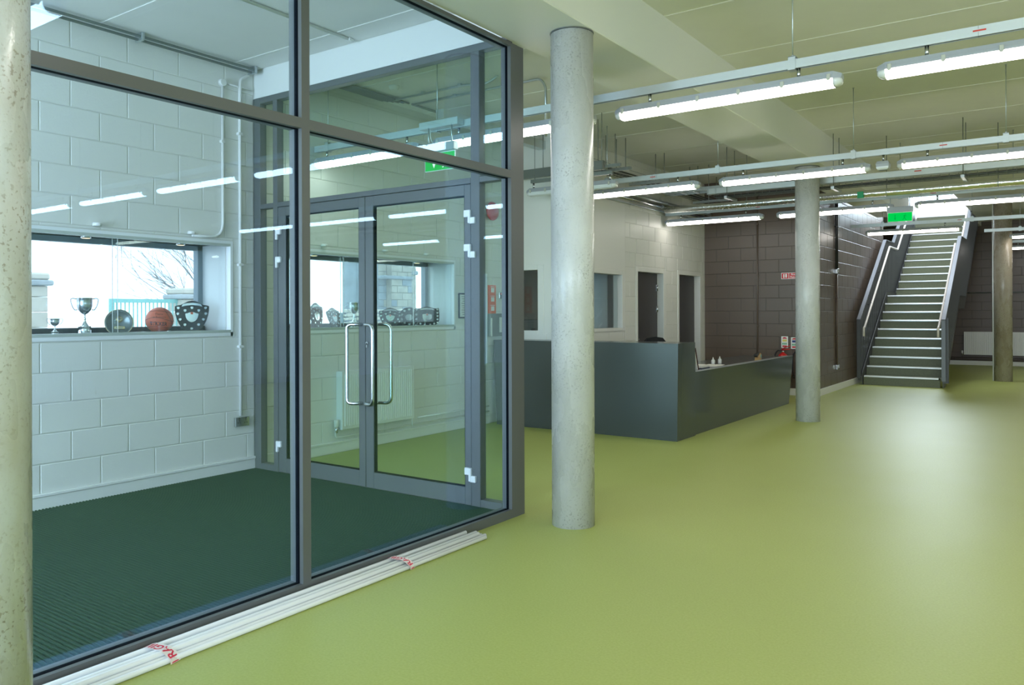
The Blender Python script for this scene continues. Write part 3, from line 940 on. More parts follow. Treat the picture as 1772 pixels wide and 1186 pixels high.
def make_batten(L, lit=True):
    """twin batten luminaire, centre at the origin, along x; top of the housing at z = 0"""
    t = bpy.data.objects.new('batten_light', None)
    t.empty_display_size = 0.1
    COL.objects.link(t)
    h = L / 2
    c = 0.05
    hp = [(-0.040, 0.0), (-0.057, -0.036), (-0.060, -0.049), (0.060, -0.049), (0.057, -0.036), (0.040, 0.0)]
    hs = MB()
    # housing: tapered profile, canted ends
    v = []
    for (x, s) in ((-h, 0.62), (-h + c, 1.0), (h - c, 1.0), (h, 0.62)):
        for (u, w) in hp: v.append((x, u * s, -0.049 + (w + 0.049) * s if s < 1 else w))
    n = len(hp)
    f = [tuple(range(n))[::-1], tuple(range(3 * n, 4 * n))]
    for i in range(3):
        for k in range(n):
            f.append((i * n + k, i * n + (k + 1) % n, (i + 1) * n + (k + 1) % n, (i + 1) * n + k))
    hs.add(v, f)
    hs.build('housing', 'body', t)
    dp = [(-0.056, -0.050), (-0.053, -0.070), (-0.043, -0.088), (-0.024, -0.096), (0.024, -0.096), (0.043, -0.088), (0.053, -0.070), (0.056, -0.050)]
    e = 0.050
    MB().prism(dp, lambda u, w, d: (d, u, w), -h + e, h - e).build('diffuser', 'lamp' if lit else 'unlit', t)
    for s in (-1, 1):
        v = []
        for (x, q) in ((h - e, 1.0), (h - 0.035, 0.96), (h - 0.010, 0.78), (h, 0.50)):
            for (u, w) in dp: v.append((s * x, u * q, -0.050 + (w + 0.050) * q))
        n = len(dp)
        f = [tuple(range(n))[::-1], tuple(range(3 * n, 4 * n))]
        for i in range(3):
            for k in range(n):
                f.append((i * n + k, i * n + (k + 1) % n, (i + 1) * n + (k + 1) % n, (i + 1) * n + k))
        MB().add(v, f, True).build('end_cap', 'endcap', t)
    nc = 6
    for i in range(nc):
        x = (-1 + 2 * i / (nc - 1)) * (h - 0.075)
        for s in (-1, 1):
            k = MB()
            k.bbox(x - 0.012, x + 0.012, s * 0.056, s * 0.066, -0.058, -0.020, 0.003)
            k.bbox(x - 0.007, x + 0.007, s * 0.058, s * 0.068, -0.062, -0.054, 0.002)
            k.build('clip', 'clip', t)
    for s in (-1, 1):
        k = MB().cyl((s * 0.537, 0, 0.0), (s * 0.537, 0, 0.0655), 0.012, 12)
        k.box(s * 0.537 - 0.045, s * 0.537 + 0.045, -0.014, 0.014, 0.0, 0.004)
        k.build('mounting_stud', 'steel', t)
    return t

proto = make_batten(1.625)
protoS = make_batten(1.40)
protoU = make_batten(1.25, False)
used = set()

def batten(x, y, label, z=3.002, pr=None, group='batten lights under the rails'):
    pr = pr or proto
    o = pr if pr.name not in used else copy_tree(pr)
    used.add(pr.name)
    o.location = (x, y, z)
    return tag(o, label, 'light', group)
P = 1.83
batten(-1.998, 5.39, 'lit batten light to the right of the first column, on the nearest rail')
batten(-0.165, 5.39, 'lit batten light running out of the photo at the upper right')
batten(-3.815, 5.39, 'lit batten light part hidden by the first column and the screen post')
batten(-5.50, 5.39, 'lit batten light seen through the lobby glass above the doors', pr=protoS)
for x in (1.70, 3.55, 5.40): batten(x, 5.39, 'lit batten light on the nearest rail, outside the photo to the right', group='batten lights out of view')
batten(-2.498, 8.90, 'lit batten light on the second rail, just above the second column')
batten(-4.365, 8.90, 'lit batten light on the second rail, starting beside the first column')
batten(-0.620, 8.90, 'lit batten light on the second rail, running off the right edge of the photo')
for x in (1.25, 3.1, 4.95): batten(x, 8.90, 'lit batten light on the second rail, outside the photo to the right', group='batten lights out of view')
batten(-4.655, 12.2, 'lit batten light on the third rail, across the corner of white and brown walls', z=2.969)
batten(-2.825, 12.2, 'lit batten light on the third rail, partly behind the second column', z=2.969)
batten(-0.93, 12.2, 'lit batten light on the third rail, right of the green exit sign', z=2.969)
for x in (0.95, 2.8, 4.6): batten(x, 12.2, 'lit batten light on the third rail, outside the photo to the right', z=2.969, group='batten lights out of view')
batten(-2.39, 16.4, 'lit batten light on the fourth rail, in front of the upper stairs')
for x in (1.2, 3.1): batten(x, 16.4, 'lit batten light on the fourth rail, outside the photo to the right', group='batten lights out of view')
batten(-0.17, 18.9, 'lit batten light just right of the last column, upper one of the two')
batten(-0.45, 22.3, 'lit batten light just right of the last column, lower one of the two')
for x, w_ in ((-1.75, 'first'), (0.3, 'second'), (2.4, 'third'), (4.5, 'fourth')): batten(x, 1.86, w_ + ' from the screen of the lit battens beside the camera, seen mirrored in the glass', group='mirrored batten lights')
for x in (-1.4, 0.6, 2.6, 4.6): batten(x, -1.67, 'lit batten light behind the camera', group='batten lights out of view')
batten(-4.93, 8.25, 'unlit grey batten light behind the top of the first column', z=3.0, pr=protoU)
t = thing('lighting_trunking', 'short dark strut rail carrying the unlit light beside the first column', 'light rail', (0, 8.25, 3.068), 0, 'light trunking rails')
MB().box(-5.50, -4.36, -0.021, 0.021, 0.0, 0.042).build('channel', 'galv_dark', t)
for x in (-5.45, -4.5): MB().cyl((x, 0, 0.04), (x, 0, ZC - 3.068), 0.004, 8).build('drop_rod', 'galv_dark', t)

# small square emergency light on the second rail
t = thing('emergency_light', 'small square clear emergency light hanging between two battens on the second rail', 'light', (-1.565, 8.90, 3.0))
MB().lathe([(0.082, -0.055), (0.088, -0.030), (0.075, -0.004), (0.070, 0.0)], 4, (0, 0, 0), 'z', False).build('housing', 'body', t, rot=(0, 0, PI / 4))
MB().lathe([(0.062, -0.088), (0.080, -0.074), (0.084, -0.056)], 4, (0, 0, 0), 'z', False).build('diffuser', 'endcap', t, rot=(0, 0, PI / 4))
MB().box(-0.035, 0.035, -0.02, 0.02, -0.091, -0.088).build('lens', 'galv_dark', t)
MB().cyl((0, 0, 0), (0, 0, 0.07), 0.011, 10).build('mounting_stud', 'steel', t)


# ------------------------------------------------------------------ exit signs
def exit_sign(x, y, z, w, h, label, drop, arrow_left=True, sym='exit_white'):
    t = thing('exit_sign', label, 'sign', (x, y, z), 0, 'illuminated green exit signs')
    MB().bbox(-w / 2 - 0.012, w / 2 + 0.012, -0.035, 0.035, h, h + 0.075, 0.006).build('housing', 'body', t)
    MB().box(-w / 2 - 0.006, w / 2 + 0.006, -0.004, 0.004, -0.006, h).build('blade_edge', 'signwhite', t)
    MB().box(-w / 2, w / 2, -0.0065, 0.0065, 0.0, h - 0.008).build('green_face', 'green', t)
    s = -1 if arrow_left else 1
    k = h * 0.9
    ar = MB()
    ax = s * w * 0.20
    F = lambda u, v, d: (ax + u, d, v)
    ar.prism([(-0.13 * k, 0.42 * k), (0.13 * k, 0.42 * k), (0.0, 0.14 * k)], F, -0.0075, -0.0067)
    ar.box(ax - 0.05 * k, ax + 0.05 * k, -0.0075, -0.0067, 0.42 * k, 0.82 * k)
    ar.build('arrow', sym, t)
    mn = MB()
    mx = -s * w * 0.18
    G = lambda u, v, d: (mx + u * k, d, v * k)
    for poly in ([(-.05, .42), (.09, .42), (.13, .72), (.0, .74)], [(-.05, .44), (.03, .40), (-.14, .12), (-.22, .12)], [(.0, .42), (.10, .42), (.16, .24), (.28, .12), (.2, .1), (.08, .22)],
                 [(.1, .72), (.12, .64), (.24, .54), (.27, .58), (.17, .70)], [(.0, .72), (-.13, .60), (-.1, .56), (.02, .64)],
                 [(.13 + .06 * math.cos(a * PI / 4), .83 + .06 * math.sin(a * PI / 4)) for a in range(8)]):
        mn.prism(poly, G, -0.0075, -0.0067)
    mn.build('running_figure', sym, t)
    for s2 in (-1, 1):
        MB().cyl((s2 * w * 0.40, 0, h + 0.07), (s2 * w * 0.40, 0, drop), 0.006, 8).build('suspension_rod', 'galv', t)
    return t
exit_sign(-1.928, 12.165, 2.708, 0.305, 0.128, 'green exit sign hanging from the third rail in front of the stairs', 0.34, sym='green_dim')
exit_sign(-4.478, 5.285, 2.700, 0.33, 0.155, 'green exit sign seen through the lobby glass above the doors', 0.39)
for x, yy, zz in ((-1.89, 12.179, 3.052), (-4.50, 5.365, 3.085)):
    t = thing('gear_box', 'long grey control box on the %s rail above the exit sign' % ('third' if yy > 9 else 'nearest'), 'box', (x, yy, zz), 0)
    MB().bbox(-0.22, 0.22, -0.03 if yy > 9 else -0.085, -0.008 if yy > 9 else 0.0, -0.01, 0.055, 0.004).build('casing', 'rail', t)
    m = MB()
    for s in (-1, 1): m.lathe([(0.006, -0.036), (0.006, -0.03)], 8, (s * 0.17, 0, 0.035), 'y')
    m.build('screw', 'galv_dark', t)
t = thing('flex_cable', 'white looped cable dropping to the exit sign behind the lobby glass', 'cable', (-4.62, 5.33, 2.9))
MB().tube(smooth_path([(0, 0, 0.20), (-0.01, 0, 0.10), (0.05, 0, 0.02), (0.045, 0.01, -0.06)], .04), 0.004, 6).build('cable_run', 'pvc', t)

# ------------------------------------------------------------------ ceiling services
# big cable trunk with a wire tray below, crossing the hall
t = thing('cable_tray', 'wide pale cable trunk crossing the hall with a wire tray beneath', 'cable tray', (0, 11.08, 3.165))
MB().bbox(-4.30, 6.8, 0, 0.10, 0, 0.078, 0.002).build('trunk_body', 'rail', t)
for x in (-4.30, -4.18):
    MB().box(x - .012, x + .012, -0.004, 0.104, -0.004, 0.082).build('trunk_band', 'galv', t)
for x in (-1.55, 1.4): MB().box(x - 0.04, x + 0.04, -0.0015, 0, 0.045, 0.058).build('red_label', 'redlabel', t)
wt = MB()
for yy in (-0.02, 0.04, 0.10, 0.16, 0.22): wt.cyl((-4.2, yy, -0.055), (6.8, yy, -0.055), 0.0035, 5)
for yy, zz in ((-0.02, -0.03), (0.22, -0.03)): wt.cyl((-4.2, yy, zz), (6.8, yy, zz), 0.0035, 5)
k = -4.2
while k < 6.8:
    wt.tube([(k, -0.02, -0.02), (k, -0.02, -0.055), (k, 0.22, -0.055), (k, 0.22, -0.02)], 0.003, 4); k += 0.10
wt.build('wire_tray', 'galv_dark', t, kind='stuff')
cb = MB()
for (yy, r, m) in ((0.03, .010, 0), (0.08, .008, 0), (0.13, .011, 0)):
    cb.tube([(-4.2 + i * 0.4, yy + 0.012 * math.sin(i * 1.7 + yy * 40), -0.042) for i in range(28)], r, 6)
cb.build('cable', 'black', t)
for x in (-4.0, -2.55, -1.05, 0.40):
    s = MB().box(x - 0.02, x + 0.02, -0.10, 0.34, -0.095, -0.060).build('strut', 'galv', t)
    for yy in (-0.04, 0.28): MB().cyl((x, yy, -0.09), (x, yy, ZC - 3.165), 0.005, 8).build('drop_rod', 'galv_dark', s)

# foil insulated pipe
t = thing('foil_pipe', 'shiny foil insulated pipe running across under the ceiling', 'pipe', (0, 11.60, 3.053))
MB().tube([(-5.2 + i * 0.5, 0.004 * math.sin(i * 2.1), 0.003 * math.cos(i * 1.3)) for i in range(25)], 0.050, 16).build('insulation', 'foil', t)
for x in (-3.9, -2.0, -0.72, 1.2):
    c = MB().tube([(x, 0.053 * math.cos(a * PI / 8), 0.053 * math.sin(a * PI / 8)) for a in range(16)], 0.005, 6, closed=True).build('pipe_clip', 'galv', t)
    MB().cyl((x, 0, 0.05), (x, 0, ZC - 3.053), 0.005, 8).build('drop_rod', 'galv_dark', c)
MB().bbox(-2.36, -2.28, -0.056, 0.0, -0.06, 0.03, 0.004).build('green_band', 'green_label', t)
# trunking and pipes following the office wall
t = thing('wall_trunking', 'square grey cable trunking hung along the office side of the ceiling', 'cable tray', (-5.72, 0, 3.59))
MB().bbox(0, 0.11, 6.68, 13.98, 0, 0.108, 0.002).build('trunk_body', 'rail', t)
for yy in (9.4, 12.2): MB().box(0.110, 0.1115, yy - .03, yy + .03, 0.05, 0.066).build('red_label', 'redlabel', t)
t = thing('wire_cable_tray', 'wire cable tray with cables above the office wall', 'cable tray', (-5.42, 0, 3.42))
wt = MB()
for xx in (0, 0.08, 0.16, 0.24, 0.32): wt.cyl((xx, 8.96, 0), (xx, 13.9, 0), 0.003, 5)
for xx in (0, 0.32): wt.cyl((xx, 8.96, 0.05), (xx, 13.9, 0.05), 0.003, 5)
k = 9.0
while k < 13.9:
    wt.tube([(0, k, 0.05), (0, k, 0), (0.32, k, 0), (0.32, k, 0.05)], 0.0028, 4); k += 0.1
wt.build('wire_tray', 'galv_dark', t, kind='stuff')
cb = MB()
for i, xx in enumerate((0.06, 0.12, 0.17, 0.23, 0.27)):
    cb.tube([(xx + 0.02 * math.sin(j * 1.1 + i), 8.97 + j * 0.35, 0.012 + 0.006 * (i % 2)) for j in range(15)], 0.007, 6)
cb.build('cable', 'black', t)
for k in (9.35, 9.65, 10.9, 12.2, 13.4):
    s = MB().box(-0.05, 0.60, k - 0.02, k + 0.02, -0.045, -0.004).build('strut', 'galv', t)
    for xx in (0.38, 0.52): MB().cyl((xx, k, -0.04), (xx, k, ZC - 3.42), 0.0055, 8).build('drop_rod', 'galv_dark', s)
for i, (xx, zz, r, m) in enumerate(((-5.44, 3.17, 0.028, 'steel'), (-5.36, 3.22, 0.022, 'galv'), (-5.45, 3.25, 0.016, 'galv_dark'), (-5.46, 3.10, 0.012, 'galv'))):
    t = thing('wall_pipe', ['thickest shiny pipe running along the top of the office wall', 'second shiny pipe along the office wall, furthest from it',
                            'thin dull pipe uppermost along the office wall', 'thinnest pipe lowest along the office wall'][i], 'pipe', (xx, 0, zz), 0, 'pipes above the office wall')
    MB().cyl((0, 8.98, 0), (0, 13.95, 0), r, 14).build('pipe_run', m, t)
    for yy in (9.8, 10.9, 12.0, 13.1):
        MB().tube([((r + .003) * math.cos(a * PI / 5), yy, (r + .003) * math.sin(a * PI / 5)) for a in range(10)], 0.0035, 5, closed=True).build('pipe_clip', 'galv', t)
t = thing('cable_ladder', 'short perforated cable ladder above the office and brown wall corner', 'cable tray', (-5.2, 11.5, 3.30))
MB().box(0, 1.5, 0, 0.02, 0, 0.05).box(0, 1.5, 0.30, 0.32, 0, 0.05).build('side_rail', 'galv', t)
for i in range(8): MB().box(0.05 + i * 0.2, 0.09 + i * 0.2, 0.02, 0.30, 0.005, 0.02).build('rung', 'galv', t)

# strut and channel left of the first column
t = thing('strut_channel', 'dark green grey strut channel left of the first column near the ceiling', 'channel', (0, 8.55, 3.19))
MB().bbox(-5.95, -4.62, -0.06, 0, 0, 0.11, 0.003).build('channel', 'galv_dark', t)
for x in (-5.50, -4.7): MB().cyl((x, -0.03, 0.11), (x, -0.03, ZC - 3.19), 0.005, 8).build('drop_rod', 'galv_dark', t)

# conduits seen through the fanlight
def conduit(name, label, pts, r, mat, rad=0.06, clips=(), group=None, cat='conduit'):
    p0 = Vector(pts[0])
    t = thing(name, label, cat, tuple(p0), 0, group)
    loc = [Vector(p) - p0 for p in pts]
    MB().tube(smooth_path(loc, rad), r, 10).build('conduit_run', mat, t)
    for c in clips:
        q = Vector(c) - p0
        MB().bbox(q.x - r * 1.7, q.x + r * 1.7, q.y - r * 1.7, q.y + r * 1.7, q.z - .012, q.z + .012, 0.003).build('saddle_clip', mat, t)
    return t
for i in range(6):
    conduit('ceiling_conduit', ['first', 'second', 'third', 'fourth', 'fifth', 'last'][i] + ' from the outer wall of six parallel steel conduits on the ceiling beyond the fanlight', [(-6.16 + i * 0.032, 4.78, 3.785), (-6.16 + i * 0.032, 6.30 + i * 0.05, 3.785)], 0.011, 'galv_dark', group='parallel ceiling conduits')
conduit('ceiling_conduit', 'upper steel conduit branching right over the lobby doors with a kink', [(-6.05, 6.34, 3.78), (-5.0, 6.34, 3.78), (-4.86, 6.34, 3.74), (-4.72, 6.34, 3.76), (-4.62, 6.34, 3.80)], 0.013, 'galv', 0.05, [(-5.6, 6.34, 3.79), (-5.1, 6.34, 3.79)])
conduit('ceiling_conduit', 'lower steel conduit branching right over the lobby doors', [(-5.98, 6.62, 3.785), (-4.9, 6.62, 3.785), (-4.3, 6.62, 3.785), (-4.24, 6.62, 3.7), (-4.24, 6.62, 3.2)], 0.013, 'galv', 0.08, [(-5.4, 6.62, 3.79)])
conduit('ceiling_conduit', 'single steel conduit running towards the office along the ceiling', [(-6.0, 6.60, 3.785), (-6.0, 8.72, 3.785)], 0.013, 'galv_dark')
t = thing('smoke_detector', 'round white smoke detector on the ceiling beyond the fanlight', 'detector', (-5.72, 6.02, ZC))
MB().lathe([(0.03, -0.045), (0.045, -0.035), (0.055, -0.012), (0.055, 0.0)], 24).build('detector_head', 'white_smooth', t)

# lobby tray, conduits, detector cable on the trophy wall
t = thing('tray_conduit', 'pair of steel conduits along the top of the trophy wall inside the lobby', 'conduit', (-6.13, 0, 3.665))
for dx, dz in ((0, 0), (0.035, 0.02)):
    MB().cyl((dx, -1.8, dz), (dx, 4.60, dz), 0.011, 10).build('conduit_run', 'galv_dark', t)
for yy in (1.2, 3.5, 4.58): MB().bbox(-0.05, 0.06, yy - .012, yy + .012, -0.012, 0.053, 0.003).build('strut', 'galv', t)
conduit('wall_conduit', 'white cable duct on the trophy wall dropping to the double socket', [(-6.215, 4.600, 3.66), (-6.215, 4.57, 3.64), (-6.215, 4.51, 3.60), (-6.215, 4.505, 3.40), (-6.215, 4.505, 0.515)], 0.015, 'white_smooth', 0.08,
        [(-6.222, 4.505, 3.1), (-6.222, 4.505, 1.9), (-6.222, 4.505, 1.15)])
conduit('wall_conduit', 'white conduit curving over the trophy niche from the round box', [(-6.215, 4.325, 3.50), (-6.215, 4.325, 2.135), (-6.215, 4.02, 2.135)], 0.012, 'white_smooth', 0.13,
        [(-6.222, 4.325, 3.0)])
t = thing('conduit_box', 'round white conduit box high on the trophy wall', 'box', (-6.215, 4.325, 3.53))
MB().lathe([(0.034, -0.018), (0.034, 0.018), (0.030, 0.022)], 24, (0, 0, 0), 'x').build('box_body', 'white_smooth', t)
MB().cyl((0, 0.03, 0.0), (0, 0.32, 0.0), 0.009, 8).build('side_conduit', 'white_smooth', t)
conduit('ceiling_conduit', 'white conduit across the lobby ceiling ending near the bulkhead', [(-4.83, -1.8, 3.703), (-4.83, 4.60, 3.703)], 0.012, 'white_smooth', clips=[(-4.83, 4.56, 3.703), (-4.83, 3.4, 3.703)])
t = thing('double_socket', 'metal double wall socket low on the trophy wall', 'socket', (XL, 4.515, 0.46))
MB().bbox(0.004, 0.034, -0.075, 0.075, -0.043, 0.043, 0.004).build('face_plate', 'steel', t)
for s in (-1, 1):
    m = MB()
    for (dy, dz) in ((0, 0.016), (-0.012, -0.006), (0.012, -0.006)): m.box(0.034, 0.0352, s * 0.036 + dy - .004, s * 0.036 + dy + .004, dz - .006, dz + .006)
    m.build('socket_holes', 'black', t)
    MB().bbox(0.033, 0.038, s * 0.036 - .008 - s * .0, s * 0.036 + .008, 0.026, 0.040, 0.002).build('switch', 'black', t)

# ------------------------------------------------------------------ niche lights
for i, (yy, d) in enumerate(((3.169, 2.085), (3.982, 2.085), (5.47, 2.075), (6.35, 2.075), (7.04, 2.075))):
    lab = ['first niche light from the left, above the silver cup', 'niche light above the basketball and black shield', 'niche light above the maroon shield beyond the doors',
           'middle niche light beyond the glass doors', 'niche light above the square shield beyond the doors'][i]
    t = thing('puck_light', 'small round glowing ' + lab, 'light', (-6.33, yy, d - 0.022), 0, 'puck lights in the trophy niches')
    MB().lathe([(0.036, -0.012), (0.038, 0.0), (0.038, 0.022)], 24).build('rim', 'steel', t)
    MB().lathe([(0.0, -0.014), (0.030, -0.013)], 24).build('lens', 'puck_glow', t)
    k = thing('light_rose', 'white cover on the wall over the ' + lab.replace('niche light', 'light'), 'cover', (XL + 0.040, yy + 0.02, d + 0.055), 0, 'covers above the niche lights')
    MB().lathe([(0.032, 0.0), (0.034, 0.006), (0.034, 0.020), (0.028, 0.026)], 24).build('cover_cap', 'white_smooth', k, rot=None)

# sliding glass doors of the niches
def niche_glass(y0, y1, z0, z1, x, label):
    t = thing('sliding_glass_door', label, 'cabinet door', (x, 0, 0), 0, 'sliding glass doors of the trophy niches')
    MB().box(-0.003, 0.003, y0, y1, z0, z1).build('pane', 'glass_niche', t)
    e = MB().box(-0.0035, 0.0035, y0 - 0.002, y0 + 0.0005, z0, z1).box(-0.0035, 0.0035, y1 - 0.0005, y1 + 0.002, z0, z1)
    e.build('polished_edge', 'endcap', t)
    return t
niche_glass(N1[0] + 0.01, 3.385, N1[2] + 0.012, N1[3] - 0.018, -6.262, 'left sliding glass door in front of the silver cups')
niche_glass(3.355, N1[1] - 0.012, N1[2] + 0.012, N1[3] - 0.018, -6.284, 'right sliding glass door in front of the basketball')
niche_glass(N2[0] + 0.01, 5.81, N2[2] + 0.012, N2[3] - 0.018, -6.262, 'sliding glass door in front of the maroon shield')
niche_glass(5.79, 6.92, N2[2] + 0.012, N2[3] - 0.018, -6.284, 'middle sliding glass door of the niche beyond the doors')
niche_glass(6.90, N2[1] - 0.01, N2[2] + 0.012, N2[3] - 0.018, -6.262, 'sliding glass door in front of the square shield')
t = thing('cabinet_lock', 'small chrome lock clipped to the niche glass near the basketball', 'lock', (-6.255, 3.82, 1.300))
MB().bbox(-0.012, 0.012, -0.014, 0.014, -0.010, 0.012, 0.003).build('lock_body', 'steel', t)
t = thing('cabinet_lock', 'small chrome lock clipped to the niche glass beside the square shield', 'lock', (-6.255, 6.94, 1.300))
MB().bbox(-0.012, 0.012, -0.014, 0.014, -0.010, 0.012, 0.003).build('lock_body', 'steel', t)


# ------------------------------------------------------------------ trophies
ZS = N1[2] + 0.0005


def text_mesh(body, size, bold=0.0):
    cu = bpy.data.curves.new('text', 'FONT')
    cu.body = body
    cu.size = size
    cu.extrude = 0.0
    cu.offset = bold
    cu.align_x = 'CENTER'
    cu.align_y = 'CENTER'
    o = bpy.data.objects.new('text', cu)
    COL.objects.link(o)
    bpy.context.view_layer.update()
    dg = bpy.context.evaluated_depsgraph_get()
    me = bpy.data.meshes.new_from_object(o.evaluated_get(dg))
    bpy.data.objects.remove(o)
    return me


def lettering(name, body, size, mat, parent, fn, bold=0.0, label=None):
    """flat lettering; fn(u, v) -> xyz in the parent's frame"""
    me = text_mesh(body, size, bold)
    for v in me.vertices: v.co = fn(v.co.x, v.co.y)
    me.materials.clear(); me.materials.append(M[mat])
    o = bpy.data.objects.new(name, me)
    COL.objects.link(o); o.parent = parent
    return o


def cup(x, y, z, h, w, label, sc_handles=True, rz=0.3, base='chrome'):
    """two handled cup; w = bowl width"""
    t = thing('trophy_cup', label, 'trophy', (x, y, z), rz, 'silver cups in the trophy niche')
    r = w / 2
    b = h * 0.24
    MB().lathe([(r * .86, 0), (r * .86, b * .12), (r * .78, b * .16), (r * .78, b * .92), (r * .84, b)], 32).build('plinth', base, t)
    MB().lathe([(r * .52, b), (r * .50, b * 1.08), (r * .22, b * 1.45), (r * .13, b * 1.7), (r * .22, b * 1.82), (r * .12, b * 1.95), (r * .10, h * .52), (r * .16, h * .555)], 28).build('stem', 'chrome', t)
    z0 = h * .55
    MB().lathe([(r * .10, z0), (r * .42, z0 + .04 * h), (r * .78, z0 + .12 * h), (r * .95, z0 + .22 * h), (r * .98, z0 + .30 * h), (r * .97, h * .985), (r * 1.02, h), (r * .93, h), (r * .92, z0 + .26 * h), (r * .6, z0 + .10 * h), (0.0, z0 + .05 * h)], 36).build('bowl', 'silver', t)
    for s in (-1, 1):
        pts = [(0, s * r * .97, h * .965), (0, s * r * 1.35, h * .985), (0, s * r * 1.66, h * .97), (0, s * r * 1.62, h * .88), (0, s * r * 1.45, h * .76), (0, s * r * 1.15, h * .665), (0, s * r * .86, z0 + .13 * h)]
        MB().tube(smooth_path(pts, r * .3, 5), r * .06, 8).build('handle', 'silver_dark', t)
    return t
cup(-6.42, 3.202, ZS, 0.298, 0.118, 'large two handled silver cup on the trophy shelf', rz=-0.52)
cup(-6.42, 2.975, ZS, 0.135, 0.066, 'small silver cup on the trophy shelf left of the large cup', rz=-0.52)
cup(-6.42, 2.72, ZS, 0.055, 0.060, 'tiny silver trophy half hidden by the left column', rz=-0.52)

# plate on its edge
t = thing('award_plate', 'round pewter award plate leaning between the silver cup and the basketball', 'plate', (-6.40, 3.47, ZS + 0.098), 0.95, 'round plates')
t.rotation_euler = (0, -0.16, -0.50)
MB().lathe([(0.0, -0.012), (0.078, -0.010), (0.088, 0.0), (0.104, 0.008), (0.106, 0.005), (0.09, -0.005), (0.078, -0.017), (0.0, -0.018)], 48, (0, 0, 0), 'x').build('dish', 'pewter', t)
MB().tube([(0.007, 0.106 * math.cos(a * PI / 20), 0.106 * math.sin(a * PI / 20)) for a in range(40)], 0.0028, 6, closed=True).build('gilt_rim', 'gold', t)
MB().lathe([(0.028, -0.012), (0.028, -0.006), (0.012, -0.003), (0.0, 0.0)], 28, (0, 0.005, 0.028), 'x').build('medallion', 'gold', t)
MB().lathe([(0.012, -0.006), (0.010, 0.002), (0.0, 0.004)], 18, (0, 0.005, 0.028), 'x').build('medallion_centre', 'pewter', t)
MB().bbox(-0.012, -0.005, -0.038, 0.046, -0.056, -0.030, 0.003).build('name_plate', 'gold', t)
MB().box(-0.0052, -0.0042, -0.022, 0.030, -0.047, -0.040).build('engraving', 'pewter', t)

# basketball
RB = 0.113
bt = thing('basketball', 'orange signed basketball on the trophy shelf beside the black shield', 'ball', (-6.415, 3.835, ZS + RB - 0.001))
fc = math.radians(-36)     # the side facing the room
bt.rotation_euler = (0, 0, fc)
MB().lathe([(RB * math.sin(PI * i / 28) if 0 < i < 28 else 0.0, -RB * math.cos(PI * i / 28)) for i in range(29)], 48).build('rubber_skin', 'ball', bt)

def on_ball(yaw, pit, k=1.003):
    return (RB * k * math.cos(pit) * math.cos(yaw), RB * k * math.cos(pit) * math.sin(yaw), RB * k * math.sin(pit))
seam = MB()
for off, amp in ((0.06, 0.16), (-0.55, 0.10), (0.72, 0.10)):
    seam.tube([on_ball(a * PI / 24, off + amp * math.cos(a * PI / 12 + .5)) for a in range(48)], 0.0016, 6, closed=True)
seam.tube([on_ball(1.0 + 0.3 * math.sin(a * PI / 12), -PI / 2 + a * PI / 24) for a in range(1, 24)], 0.0016, 6)
seam.build('seam', 'black', bt)
lettering('ball_lettering', 'STRIKER', 0.040, 'navy', bt, lambda u, v: on_ball(u / RB * 0.98, (v - 0.030 - u * 0.06) / RB), 0.0014)
lettering('ball_signature', 'Thanx', 0.030, 'black', bt, lambda u, v: on_ball((u + 0.004) / RB, (v + 0.055) / RB, 1.002))
lettering('ball_signature', 'to Runcorn', 0.024, 'black', bt, lambda u, v: on_ball((u + 0.006) / RB, (v + 0.028) / RB, 1.002))


